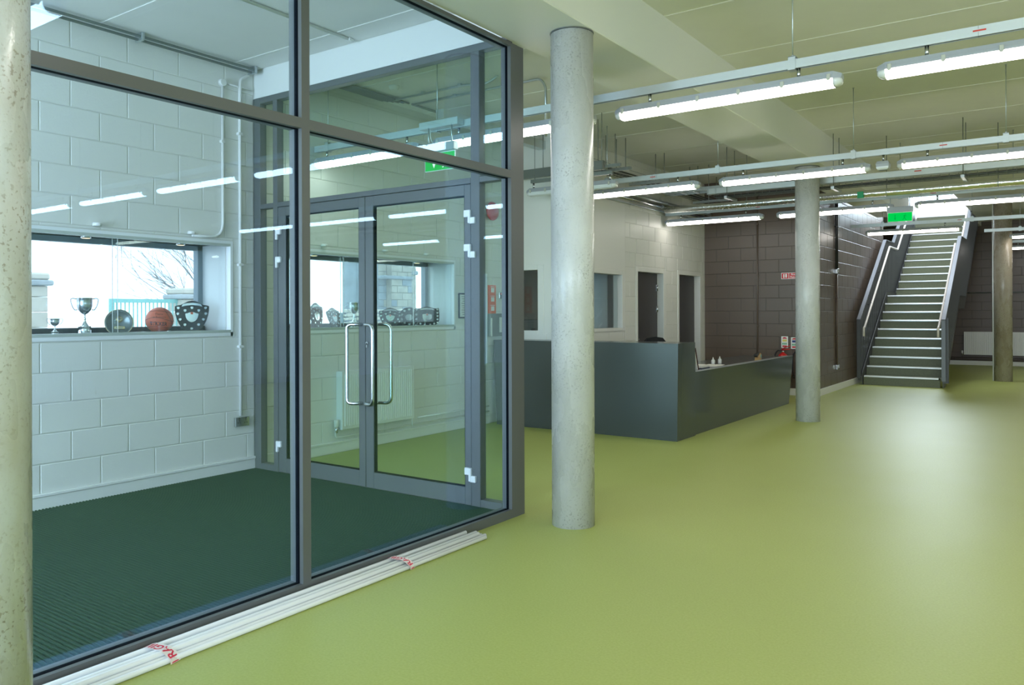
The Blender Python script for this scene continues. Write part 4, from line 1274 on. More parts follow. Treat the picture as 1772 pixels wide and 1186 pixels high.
def shield(x, y, z, w, h, rz, mat, label, style='heater', lean=-0.14, small=True, strut=False):
    t = thing('award_shield', label, 'trophy', (x, y, z), rz, 'award shields in the trophy niches')
    t.rotation_euler = (0, lean, rz)
    if style == 'heater':
        half = [(0, 0), (.12, .025), (.24, .10), (.34, .21), (.42, .36), (.475, .54), (.50, .70), (.50, .82), (.44, .845), (.34, .86), (.24, .91), (.12, .975), (0, 1.0)]
    elif style == 'square':
        half = [(0, 0), (.14, .02), (.30, .05), (.42, .14), (.49, .30), (.50, .6), (.48, .92), (.36, .90), (.22, .93), (.10, .985), (0, 1.0)]
    else:
        half = [(.5 * math.sin(a * PI / 14), .5 - .5 * math.cos(a * PI / 14)) for a in range(15)]
    poly = [(u * w, v * h) for u, v in half] + [(-u * w, v * h) for u, v in half[-2:0:-1]]
    MB().prism(poly, lambda u, v, d: (d, u, v), -0.012, 0.004).build('board', mat, t)
    inner = [(u * 0.93, 0.035 * h + v * 0.93) for u, v in poly]
    MB().prism(inner, lambda u, v, d: (d, u, v), 0.004, 0.008).build('raised_face', mat, t)
    cz = h * 0.48
    sc = w / 0.30
    MB().prism([(u * w * .38, h * .32 + v * h * .32) for u, v in half] + [(-u * w * .38, h * .32 + v * h * .32) for u, v in half[-2:0:-1]], lambda u, v, d: (d, u, v), 0.008, 0.012).build('centre_plate', 'chrome', t)
    if style != 'round':
        MB().lathe([(0.013 * sc, 0.012), (0.010 * sc, 0.018), (0.0, 0.019)], 18, (0, 0, h * .60), 'x').build('centre_boss', 'gold' if mat == 'maroon' else 'ball', t)
        sb = [(-.30, .80), (-.27, .88), (-.15, .91), (0, .925), (.15, .91), (.27, .88), (.30, .80), (.20, .835), (0, .855), (-.20, .835)]
        MB().prism([(u * w, v * h) for u, v in sb], lambda u, v, d: (d, u, v), 0.008, 0.013).build('scroll', 'chrome', t)
    spots = []
    if style == 'heater':
        for (u, v) in ((.40, .76), (.41, .58), (.34, .40), (.20, .235)): spots += [(u, v), (-u, v)]
        spots += [(.20, .68), (-.20, .68), (0, .765), (0, .115)]
    elif style == 'square':
        for i in range(5): spots += [(.42, .84 - i * .165), (-.42, .84 - i * .165)]
        spots += [(.28, .13), (-.28, .13), (.12, .08), (-.12, .08)]
    else:
        for i in range(10): spots.append((.38 * math.sin(i * PI / 5), .5 + .38 * math.cos(i * PI / 5)))
    for (u, v) in spots:
        r = 0.0125 * sc if style != 'round' else 0.014
        mini = [(-r, r * .6), (-r * .5, r), (r * .5, r), (r, r * .6), (r * .85, -r * .4), (0, -r), (-r * .85, -r * .4)]
        MB().prism([(u * w + a, v * h + b) for a, b in mini], lambda p, q, d: (d, p, q), 0.008, 0.0115).build('name_badge', 'chrome', t)
    if strut:
        MB().prism([(0.0, h * .8), (0.0, 0.0), (-0.10, 0.0)], lambda u, v, d: (u - 0.012, d, v), -0.012, 0.012).build('easel_leg', mat, t)
    return t
fr_ = math.radians(-38)
shield(-6.405, 4.135, ZS, 0.285, 0.288, -0.66, 'shield_black', 'black shield with silver badges at the right end of the trophy shelf')
shield(-6.42, 5.60, ZS, 0.19, 0.28, 0.10, 'maroon', 'maroon shield with silver badges, left beyond the doors', strut=True)
shield(-6.42, 5.86, ZS, 0.20, 0.235, 0.15, 'shield_black', 'dark shield standing side on with an easel leg beyond the doors', strut=True, lean=-0.3)
shield(-6.44, 6.70, ZS, 0.26, 0.23, -0.75, 'shield_black', 'round topped dark shield behind the right door handle', 'heater')
shield(-6.44, 7.02, ZS, 0.24, 0.235, -0.75, 'shield_black', 'round black shield with a ring of badges left of the square shield', 'round')
shield(-6.40, 7.30, ZS, 0.30, 0.245, -0.75, 'shield_black', 'square shield with rows of small badges at the end of the far niche', 'square')
cup(-6.44, 6.13, ZS, 0.285, 0.10, 'dark silver cup behind the door stile beyond the doors', rz=-0.78)
cup(-6.33, 7.18, ZS, 0.09, 0.05, 'tiny cup standing in front of the square shield', rz=-0.78)

# ------------------------------------------------------------------ radiators
def radiator(name_label, cx, cy, z0, w, h, rz, nf, valves=True):
    t = thing('radiator', name_label, 'radiator', (cx, cy, z0), rz)
    MB().bbox(-w / 2, w / 2, -0.022, -0.004, 0, h, 0.004).build('front_panel', 'radiator', t)
    MB().bbox(-w / 2 + .01, w / 2 - .01, 0.045, 0.062, 0.01, h - .01, 0.004).build('rear_panel', 'radiator', t)
    MB().box(-w / 2 - .002, -w / 2 + .004, -0.024, 0.064, 0.0, h).box(w / 2 - .004, w / 2 + .002, -0.024, 0.064, 0.0, h).build('side_cover', 'radiator', t)
    g = MB()
    for i in range(int(w / .03)): g.box(-w / 2 + .01 + i * .03, -w / 2 + .028 + i * .03, -0.018, 0.06, h - .004, h + .001)
    g.build('top_grille', 'radiator', t)
    f = MB()
    p = (w - 0.05) / nf
    for i in range(nf):
        a = -w / 2 + 0.025 + i * p
        f.prism([(a + p * .12, -0.0215), (a + p * .26, -0.031), (a + p * .64, -0.031), (a + p * .78, -0.0215)], lambda u, v, d: (u, v, d), 0.035, h - 0.035)
    f.build('flutes', 'radiator', t)
    v = MB()
    v.cyl((-w / 2 - 0.045, 0.02, 0.012), (-w / 2, 0.02, 0.012), 0.010, 10)
    v.cyl((-w / 2 - 0.045, 0.02, -0.03), (-w / 2 - 0.045, 0.02, 0.03), 0.013, 10)
    v.build('valve', 'steel', t)
    MB().lathe([(0.017, 0.03), (0.024, 0.04), (0.024, 0.10), (0.018, 0.108)], 16, (-w / 2 - 0.045, 0.02, 0)).build('valve_head', 'white_smooth', t)
    MB().cyl((w / 2 + 0.02, 0.02, -0.09), (w / 2 + 0.02, 0.02, 0.02), 0.008, 8).build('tail_pipe', 'white_smooth', t)
    return t
radiator('white fluted radiator on the wall beyond the glass doors', -6.165, 6.225, 0.245, 1.09, 0.60, PI / 2, 33)
radiator('long white radiator on the far wall behind the last column', -1.22, YE - 0.10, 0.28, 2.16, 0.61, 0, 44)
for yy in (10.6, 15.0, 6.2):
    rr = radiator('white radiator on the right wall, seen only mirrored in the screen glass', 6.92, yy, 0.12, 1.3, 0.60, -PI / 2, 36)
    rr['group'] = 'radiators mirrored in the glass'
conduit('heating_pipe', 'upper white heating pipe along the skirting beyond the glass doors', [(-6.20, 5.64, 0.29), (-6.20, 5.64, 0.165), (-6.20, 8.28, 0.165)], 0.010, 'white_smooth', 0.03, [(-6.21, 7.2, 0.165)], cat='pipe')
conduit('heating_pipe', 'lower white heating pipe along the wall to the right of the radiator', [(-6.20, 6.90, 0.235), (-6.20, 8.28, 0.235)], 0.010, 'white_smooth', 0.03, [(-6.21, 7.6, 0.235)], cat='pipe')
for zz, l in ((0.20, 'upper'), (0.15, 'lower')):
    conduit('heating_pipe', l + ' dark pipe under the far radiator', [(-2.7, YE - 0.04, zz), (4.0, YE - 0.04, zz)], 0.012, 'brown', cat='pipe')
conduit('wall_rail', 'thin grey pipe running level across the far wall beside the stairs', [(-2.75, YE - 0.03, 1.93), (3.5, YE - 0.03, 1.93)], 0.014, 'galv', cat='pipe')

# ------------------------------------------------------------------ reception desk
dk = thing('reception_desk', 'dark grey angular reception desk with a high end and a lower counter', 'desk', (0, 0, 0))
hb = MB()
# high part: L in plan, its side leaning slightly outwards at the foot
def frust(b, pb, pt, z0, z1):
    n = len(pb)
    b.add([(x, y, z0) for x, y in pb] + [(x, y, z1) for x, y in pt], [tuple(range(n))[::-1], tuple(range(n, 2 * n))] + [(i, (i + 1) % n, n + (i + 1) % n, n + i) for i in range(n)])
frust(hb, [(-6.09, 8.305), (-3.59, 8.305), (-3.59, 8.84), (-4.55, 8.84), (-4.55, 8.74), (-6.09, 8.74)],
          [(-6.17, 8.345), (-3.60, 8.365), (-3.60, 8.862), (-4.55, 8.862), (-4.55, 8.74), (-6.17, 8.74)], 0.0, 1.095)
hb.build('high_front', 'desk', dk)
lw = MB()
frust(lw, [(-3.70, 8.80), (-3.612, 8.80), (-3.612, 12.70), (-3.70, 12.70)], [(-3.70, 8.80), (-3.60, 8.80), (-3.60, 12.885), (-3.70, 12.885)], 0.0, 0.745)
lw.build('low_side_panel', 'desk', dk)
MB().bbox(-4.40, -3.70, 8.86, 12.87, 0.705, 0.735, 0.003).build('counter_top', 'desk', dk)
MB().bbox(-4.40, -3.70, 12.66, 12.72, 0.0, 0.705, 0.003).build('end_panel', 'desk', dk)
MB().box(-3.705, -3.5985, 8.865, 12.885, 0.745, 0.7475).build('edge_band', 'galv', dk)

# open ring binder
t = thing('ring_binder', 'open navy ring binder of white papers leaning on the high part of the desk', 'binder', (-3.82, 9.20, 0.736))
MB().bbox(-0.14, 0.14, 0.06, 0.33, 0.0, 0.028, 0.003).build('cover_base', 'navy', t)
MB().box(-0.14, 0.14, -0.004, 0.004, 0, 0.30).build('cover_front', 'maroon', t, loc=(0, -0.02, 0.0), rot=(0.36, 0, 0))
MB().box(-0.13, 0.13, 0.003, 0.018, 0.01, 0.29).build('turned_pages', 'paper', t, loc=(0, -0.045, 0.0), rot=(0.36, 0, 0))
pg = MB()
for i in range(7):
    pg.box(-0.135 + .002 * (i % 3), 0.135 + .003 * (i % 2), 0.07 + .004 * i, 0.33 + .004 * (i % 4), 0.029 + i * .004, 0.0315 + i * .004)
pg.build('page_stack', 'paper', t)
for s in (-0.05, 0.05):
    MB().tube([(s, 0.02 + 0.05 * math.cos(a * PI / 8), 0.03 + 0.05 * math.sin(a * PI / 8)) for a in range(9)], 0.0035, 6).build('ring', 'steel', t)
t = thing('paper_stack', 'loose sheets of white paper beside the ring binder', 'papers', (-3.84, 9.98, 0.736))
for i, (dx, dy, a) in enumerate(((0, 0, .1), (.01, .03, -.15), (-.01, -.02, .25), (.015, .05, .05))):
    MB().box(-.105, .105, -.148, .148, 0, 0.004).build('sheet', 'paper', t, loc=(dx, dy, 0.0005 + i * .0046), rot=(0, 0, a))
MB().cyl((0.02, 0.12, 0.026), (-0.04, 0.25, 0.026), 0.006, 8).build('pen', 'black', t)
for i, (yy, l) in enumerate(((10.35, 'left one of two small clear hand gel bottles on the desk counter'), (10.60, 'right one of two small clear hand gel bottles on the desk counter'))):
    t = thing('small_bottle', l, 'bottle', (-3.95, yy, 0.7355), 0, 'small bottles on the counter')
    MB().lathe([(0.024, 0), (0.026, 0.01), (0.026, 0.055), (0.018, 0.068), (0.009, 0.072)], 18).build('bottle_body', 'endcap', t)
    MB().lathe([(0.010, 0.072), (0.010, 0.088), (0.004, 0.09), (0.004, 0.102)], 12).build('cap', 'paper', t)
t = thing('tape_dispenser', 'tan and black tape dispenser on the far end of the counter', 'dispenser', (-3.76, 11.66, 0.7355), 0.1)
pr = [(-.10, 0), (.085, 0), (.10, .03), (.085, .075), (.055, .10), (.02, .105), (-.04, .088), (-.105, .062), (-.115, .05), (-.06, .045)]
MB().prism(pr, lambda u, v, d: (d, u, v), -0.03, 0.03).build('dispenser_body', 'tan', t)
MB().prism([(-.19, .075), (-.19, .092), (-.06, .108), (.0, .116), (.0, .096), (-.08, .075), (-.14, .05), (-.16, .062)], lambda u, v, d: (d, u, v), -0.022, 0.022).build('handle_grip', 'black', t)
MB().lathe([(0.012, -0.033), (0.028, -0.033), (0.028, 0.033), (0.012, 0.033)], 20, (0, 0.055, 0.055), 'x').build('tape_roll', 'teal', t)

# office chair behind the desk
t = thing('office_chair', 'black office chair whose back shows just above the high desk', 'chair', (-4.52, 9.95, 0), 0.9)
MB().bbox(-0.21, 0.21, -0.22, 0.22, 0.44, 0.53, 0.03).build('seat', 'fabric', t)
bk = MB()
bp = [(-.12, .62), (-.17, .68), (-.185, .85), (-.17, 1.03), (-.11, 1.095), (0, 1.112), (.11, 1.095), (.17, 1.03), (.185, .85), (.17, .68), (.12, .62)]
bk.prism(bp, lambda u, v, d: (u, d + (v - .85) * -0.10, v), 0.20, 0.255)
bk.build('backrest', 'fabric', t)
MB().tube(smooth_path([(0, 0.05, 0.44), (0, 0.30, 0.44), (0, 0.285, 0.80)], .06), 0.018, 10).build('back_arm', 'black', t)
MB().cyl((0, 0, 0.10), (0, 0, 0.45), 0.025, 14).build('gas_column', 'black', t)
for i in range(5):
    a = i * 2 * PI / 5
    lg = MB().tube([(0, 0, 0.11), (0.27 * math.cos(a), 0.27 * math.sin(a), 0.075)], [0.022, 0.014], 8).build('base_leg', 'black', t)
    MB().cyl((0.27 * math.cos(a) - .02, 0.27 * math.sin(a), 0.028), (0.27 * math.cos(a) + .02, 0.27 * math.sin(a), 0.028), 0.027, 14).build('caster', 'black', lg)

# ------------------------------------------------------------------ things on the walls
t = thing('framed_notice', 'framed notice on the wall just left of the right door frame', 'picture', (XL + 0.006, 7.80, 1.54))
MB().bbox(0, 0.016, -0.115, 0.115, -0.158, 0.158, 0.004).build('picture_frame', 'black', t)
MB().box(0.014, 0.0175, -0.098, 0.098, -0.14, 0.14).build('sheet', 'paper', t)
m = MB()
for i in range(9): m.box(0.0175, 0.0182, -0.07 + .01 * (i % 3), 0.075 - .02 * (i % 2), 0.11 - i * 0.028, 0.116 - i * 0.028)
m.build('print_lines', 'galv_dark', t)
t = thing('orange_poster', 'tall orange poster with three white code panels beyond the narrow side light', 'poster', (XL + 0.006, 8.39, 1.627))
MB().box(0, 0.004, -0.088, 0.088, -0.187, 0.187).build('card', 'orange', t)
for k in (-1, 0, 1):
    MB().box(0.004, 0.005, -0.02, 0.05, k * .122 - .030, k * .122 + .030).build('print_panel', 'paper', t)
    MB().box(0.004, 0.005, -0.03, 0.06, k * .122 + .040, k * .122 + .048).build('print_line', 'paper', t)
t = thing('notice_board', 'dark wall cabinet with pinned notices below the orange poster', 'board', (XL + 0.006, 8.46, 1.29))
MB().bbox(0, 0.05, -0.165, 0.16, -0.15, 0.15, 0.004).build('cabinet_body', 'galv_dark', t)
MB().bbox(0.05, 0.055, -0.163, -0.13, -0.148, 0.09, 0.002).build('side_trim', 'white_smooth', t)
MB().box(0.05, 0.0525, 0.03, 0.14, -0.10, 0.10).build('pinned_notice', 'paper', t)
t = thing('call_switch', 'small fused switch with a red mark beside the orange poster', 'switch', (XL + 0.006, 8.575, 1.68))
MB().bbox(0, 0.02, -0.04, 0.04, -0.043, 0.043, 0.004).build('face_plate', 'steel', t)
MB().box(0.02, 0.022, -0.012, 0.012, 0.012, 0.03).build('red_mark', 'signred', t)
t = thing('red_bend_standin', 'red stand-in for a pipe bend high on the wall beyond the side light', 'bell', (XL + 0.03, 8.33, 2.78))  # domed shape stands in for what is taken as a red pipe bend
MB().lathe([(0.03, 0.0), (0.10, 0.01), (0.125, 0.035), (0.115, 0.06), (0.07, 0.075), (0.0, 0.08)], 32, (0, 0, 0), 'x').build('bend_dome', 'red', t)
MB().bbox(-0.02, 0.02, -0.05, 0.05, -0.05, 0.05, 0.004).build('backplate', 'black', t)

def call_sign(x, z, w, h, label, mats):
    t = thing('safety_sign', label, 'sign', (x, YB - 0.014, z), 0, 'extinguisher signs')
    MB().box(-w / 2, w / 2, -0.003, 0, -h / 2, h / 2).build('sign_plate', 'signwhite', t)
    arch = [(-w * .36, h * .30), (-w * .30, h * .37), (-w * .15, h * .42), (0, h * .44), (w * .15, h * .42), (w * .30, h * .37), (w * .36, h * .30)]
    MB().prism(arch, lambda u, v, d: (u, d, v), -0.004, -0.003).build('red_arch', 'signred', t)
    MB().box(-w * .33, w * .33, -0.004, -0.003, h * .05, h * .24).build('band', mats[0], t)
    m = MB()
    for i in range(4): m.box(-w * .34 + i * w * .18, -w * .34 + i * w * .18 + w * .12, -0.004, -0.003, -h * .22, -h * .05)
    m.build('pictogram_row', 'green_label', t)
    MB().box(-w * .34, w * .34, -0.004, -0.003, -h * .42, -h * .28).build('red_band', 'signred', t)
call_sign(-4.045, 0.918, 0.115, 0.20, 'left small portrait extinguisher sign on the brown wall, with a yellow band', ('yellow_label',))
call_sign(-3.88, 0.905, 0.115, 0.20, 'right small portrait extinguisher sign on the brown wall, with a dark blue band', ('blue_label',))
t = thing('fire_sign', 'red and white fire action sign on the brown wall beside the second column', 'sign', (-3.96, YB - 0.014, 2.07))
MB().box(-0.14, 0.14, -0.003, 0, -0.055, 0.055).build('sign_plate', 'signwhite', t)
for (a, b) in ((-.132, -.015), (-.005, .132)): MB().box(a, b, -0.0042, -0.003, -0.047, 0.047).build('red_panel', 'signred', t)
m = MB().box(-0.105, -0.085, -0.0052, -0.0042, -0.035, 0.030).box(-0.095, -0.09, -0.0052, -0.0042, 0.03, 0.04).box(-0.07, -0.04, -0.0052, -0.0042, -0.03, 0.035)
m.build('extinguisher_symbol', 'signwhite', t)
lettering('sign_lettering', 'Fire', 0.045, 'signwhite', t, lambda u, v: (u + 0.062, -0.0052, v + 0.020), 0.001)
lettering('sign_lettering', 'Point', 0.045, 'signwhite', t, lambda u, v: (u + 0.062, -0.0052, v - 0.024), 0.001)


def extinguisher(x, y, z, label):
    t = thing('fire_extinguisher', label, 'extinguisher', (x, y, z), 0, 'red fire extinguishers')
    MB().lathe([(0.078, 0.0), (0.085, 0.012), (0.085, 0.40), (0.078, 0.44), (0.055, 0.472), (0.028, 0.488), (0.024, 0.50)], 32).build('cylinder_body', 'red', t)
    MB().lathe([(0.0858, 0.19), (0.0858, 0.33)], 32).build('instruction_label', 'signwhite', t)
    MB().lathe([(0.024, 0.50), (0.026, 0.515), (0.016, 0.535)], 16).build('valve_neck', 'steel', t)
    m = MB()
    m.tube([(-0.02, 0, 0.535), (0.03, 0, 0.548), (0.12, 0, 0.560)], 0.009, 8)
    m.tube([(-0.02, 0, 0.548), (0.04, 0, 0.590), (0.12, 0, 0.615)], 0.009, 8)
    m.build('squeeze_handle', 'red', t)
    MB().tube(smooth_path([(-0.02, 0, 0.525), (-0.09, 0, 0.535), (-0.14, 0, 0.46), (-0.15, 0, 0.22), (-0.13, 0, 0.10)], .06), 0.012, 10).build('hose', 'black', t)
    MB().lathe([(0.012, 0.06), (0.022, 0.06), (0.014, 0.10)], 12, (-0.13, 0, 0)).build('nozzle', 'black', t)
    MB().box(-0.04, 0.04, 0.085, 0.10, 0.30, 0.42).build('wall_bracket', 'black', t)
extinguisher(-4.045, YB - 0.12, 0.245, 'left red fire extinguisher on the brown wall, seen over the desk end')
extinguisher(-3.735, YB - 0.12, 0.245, 'right red fire extinguisher, mostly hidden behind the second column')

# conduits on the brown walls
conduit('wall_conduit', 'dark painted conduit running down the brown cross wall', [(-4.515, YB - 0.025, 3.8), (-4.515, YB - 0.025, 0.13)], 0.014, 'brown', clips=[(-4.515, YB - .02, 3.0), (-4.515, YB - .02, 2.1), (-4.515, YB - .02, 1.2)])
conduit('wall_conduit', 'left dark conduit of the pair high on the stair wall', [(XW + 0.025, 15.22, 3.8), (XW + 0.025, 15.22, 2.22)], 0.014, 'black', clips=[(XW + 0.02, 15.22, 3.0)])
conduit('wall_conduit', 'right dark conduit of the pair high on the stair wall', [(XW + 0.025, 15.33, 3.8), (XW + 0.025, 15.33, 2.22)], 0.014, 'black', clips=[(XW + 0.02, 15.33, 3.0)])
conduit('wall_conduit', 'single dark conduit between the two grey boxes on the stair wall', [(XW + 0.025, 15.27, 2.15), (XW + 0.025, 15.27, 0.48)], 0.018, 'brown', clips=[(XW + 0.02, 15.27, 1.7), (XW + 0.02, 15.27, 1.0)])
for z, l in ((2.185, 'upper small grey junction box on the stair wall, under the pair of conduits'), (0.43, 'lower small grey switch box on the stair wall')):
    t = thing('junction_box', l, 'box', (XW + 0.007, 15.28, z), 0, 'grey boxes on the stair wall')
    MB().bbox(0, 0.045, -0.055, 0.055, -0.045, 0.045, 0.004).build('box_body', 'steel', t)
    MB().bbox(0.045, 0.050, -0.02, 0.02, -0.015, 0.015, 0.002).build('rocker', 'white_smooth', t)

# office interior glimpsed through the windows
t = thing('whiteboard', 'pale panel seen through the second office window', 'panel', (-6.12, 11.0, 1.55))
MB().bbox(-0.18, 0.22, -0.03, -0.002, -0.55, 0.75, 0.004).build('board_face', 'white_smooth', t)
t = thing('filing_cabinet', 'dark filing cabinet inside the office', 'cabinet', (-6.48, 9.35, 0), 0)
MB().bbox(-0.24, 0.24, -0.3, 0.3, 0, 1.35, 0.006).build('cabinet_body', 'galv_dark', t)
for i in range(4):
    d = MB().bbox(0.24, 0.258, -0.285, 0.285, 0.04 + i * .325, 0.34 + i * .325, 0.004).build('drawer', 'galv_dark', t)
    MB().bbox(0.258, 0.272, -0.05, 0.05, 0.23 + i * .325, 0.25 + i * .325, 0.003).build('drawer_handle', 'steel', d)
t = thing('office_desk', 'desk inside the office below the second window', 'desk', (-6.28, 10.4, 0), 0)
MB().bbox(-0.4, 0.4, -0.55, 0.55, 0.71, 0.735, 0.004).build('desk_top', 'tan', t)
for sx in (-1, 1):
    for sy in (-1, 1): MB().box(sx * .36 - .02, sx * .36 + .02, sy * .51 - .02, sy * .51 + .02, 0, 0.71).build('leg', 'galv_dark', t)
t = thing('desk_lamp', 'small brass shaded lamp on the desk inside the office window', 'lamp', (-5.85, 10.25, 1.209), 0.6)
t.location = (-6.10, 10.25, 0.735)
MB().lathe([(0.07, 0), (0.07, 0.015), (0.02, 0.03)], 24).build('lamp_base', 'black', t)
MB().tube(smooth_path([(0, 0, 0.02), (0, -0.06, 0.30), (0, 0.05, 0.52)], .05), 0.008, 8).build('lamp_arm', 'gold', t)
MB().lathe([(0.02, 0.0), (0.03, -0.02), (0.055, -0.09)], 20, (0, 0.06, 0.56)).build('lamp_shade', 'gold', t)

# ------------------------------------------------------------------ bundle of white conduit lengths on the floor
tubes = [(-3.203, 0.0140, 0.25, 3.985), (-3.174, 0.0135, 0.35, 4.03), (-3.147, 0.0130, 0.20, 4.045), (-3.120, 0.0130, 0.30, 4.075), (-3.093, 0.0130, 0.22, 4.085), (-3.067, 0.0125, 0.33, 4.055)]
names = ['nearest the screen', 'second from the screen', 'third from the screen', 'fourth from the screen', 'second from the outside', 'outermost']
for i, (x, r, a, b) in enumerate(tubes):
    t = thing('plastic_conduit', 'white plastic conduit length on the floor in the taped bundle, ' + names[i], 'pipe', (x, 0, r + 0.0005), 0, 'bundle of white conduit lengths')
    m = MB().lathe([(r, a), (r, b), (r - 0.0015, b + 0.001), (r - 0.002, b - 0.03)], 20, (0, 0, 0), 'y')
    m.build('tube_wall', 'pvc', t)
    if i in (1, 3):
        for yy in (1.25 + .1 * i, 2.55 + .12 * i, 3.45 + .05 * i):
            lettering('tube_print', 'BS EN 61386  25mm HIGH IMPACT  TE200', 0.0085, 'print', t, lambda u, v, yy=yy, r=r: (math.sin(v / r - 0.15) * -1 * (r + .0003) * -1, yy + u, math.cos(v / r - 0.15) * (r + .0003)))
for i, (x, r, a, b, zz) in enumerate(((-3.186, 0.0125, 0.30, 4.00, 0.037), (-3.133, 0.0125, 0.28, 4.04, 0.035), (-3.106, 0.0125, 0.26, 4.03, 0.0352))):
    t = thing('plastic_conduit', 'white plastic conduit length lying on top of the taped bundle, ' + ['next to the screen', 'in the middle', 'towards the room'][i], 'pipe', (x, 0, zz + 0.0005), 0, 'bundle of white conduit lengths')
    MB().lathe([(r, a), (r, b), (r - 0.0015, b + 0.001), (r - 0.002, b - 0.03)], 20, (0, 0, 0), 'y').build('tube_wall', 'pvc', t)
for (yy, l) in ((1.87, 'strip of red printed FRAGILE tape round the conduits at the lower left'), (3.33, 'strip of red printed FRAGILE tape round the conduits near their far end')):
    t = thing('fragile_tape', l, 'tape', (-3.135, yy, 0), 0.25, 'tape round the conduit bundle')
    path = [(-0.088, 0.002), (-0.088, 0.026), (-0.070, 0.046), (-0.045, 0.053), (-0.005, 0.051), (0.034, 0.051), (0.062, 0.034), (0.084, 0.020), (0.086, 0.002)]
    m = MB()
    vs, fs = [], []
    for k, (u, z) in enumerate(path): vs += [(u, -0.028, z), (u, 0.028, z)]
    for k in range(len(path) - 1): fs.append((2 * k, 2 * k + 1, 2 * k + 3, 2 * k + 2))
    m.add(vs, fs)
    m.build('tape_band', 'tape', t)
    ln = [0.0]
    for k in range(1, len(path)): ln.append(ln[-1] + math.dist(path[k - 1], path[k]))

    def bend(s, w, path=path, ln=ln):
        s = min(max(s, 0.001), ln[-1] - 0.001)
        for k in range(1, len(path)):
            if s <= ln[k]:
                f = (s - ln[k - 1]) / (ln[k] - ln[k - 1])
                u = path[k - 1][0] + f * (path[k][0] - path[k - 1][0]); z = path[k - 1][1] + f * (path[k][1] - path[k - 1][1])
                return (u, w, z + 0.0008)
    lettering('tape_lettering', 'FRAGILE', 0.055, 'tapered', t, lambda u, v, bend=bend: bend(0.135 - u, -v), 0.0012)

# ------------------------------------------------------------------ staircase
SX0, SX1 = -3.34, -1.94
RISE, GO = 0.18, 0.281
st = thing('staircase', 'grey green staircase with bright nosings climbing to the upper floor', 'stairs', ((SX0 + SX1) / 2, 16.80, 0))
cx0 = (SX0 + SX1) / 2
hw = (SX1 - SX0) / 2
def step_y(n):            # front of riser n (1-based), relative to 16.80
    return (n - 1) * GO if n <= 10 else (n - 1) * GO + 0.85
for n in range(1, 23):
    y0 = step_y(n)
    y1 = step_y(n + 1) if n < 22 else y0 + 0.60
    z = n * RISE
    b = MB()
    ex = 0.0 if n > 1 else 0.0
    b.box(-hw + 0.015, hw - 0.015 - (0.03 if n == 1 else 0), y0, y0 + 0.03, z - RISE, z)
    b.box(-hw + 0.015, hw - 0.015, y0, y1 + 0.03, z - 0.035, z)
    so = b.build('step', 'stair_riser', st)
    MB().bbox(-hw + 0.02, hw - 0.02 - (0.05 if n == 1 else 0), y0 - 0.008, y0 + 0.052, z - 0.028, z + 0.003, 0.003).build('nosing', 'nosing', so)
def flight(name, x, mat, profile, t=0.02, parent=st):
    """profile = list of (y, z) polygon in the stair's frame, thickness t at x"""
    return MB().prism(profile, lambda u, v, d: (d, u, v), x, x + t).build(name, mat, parent)
sl = RISE / GO
y10, y11 = step_y(10), step_y(11)
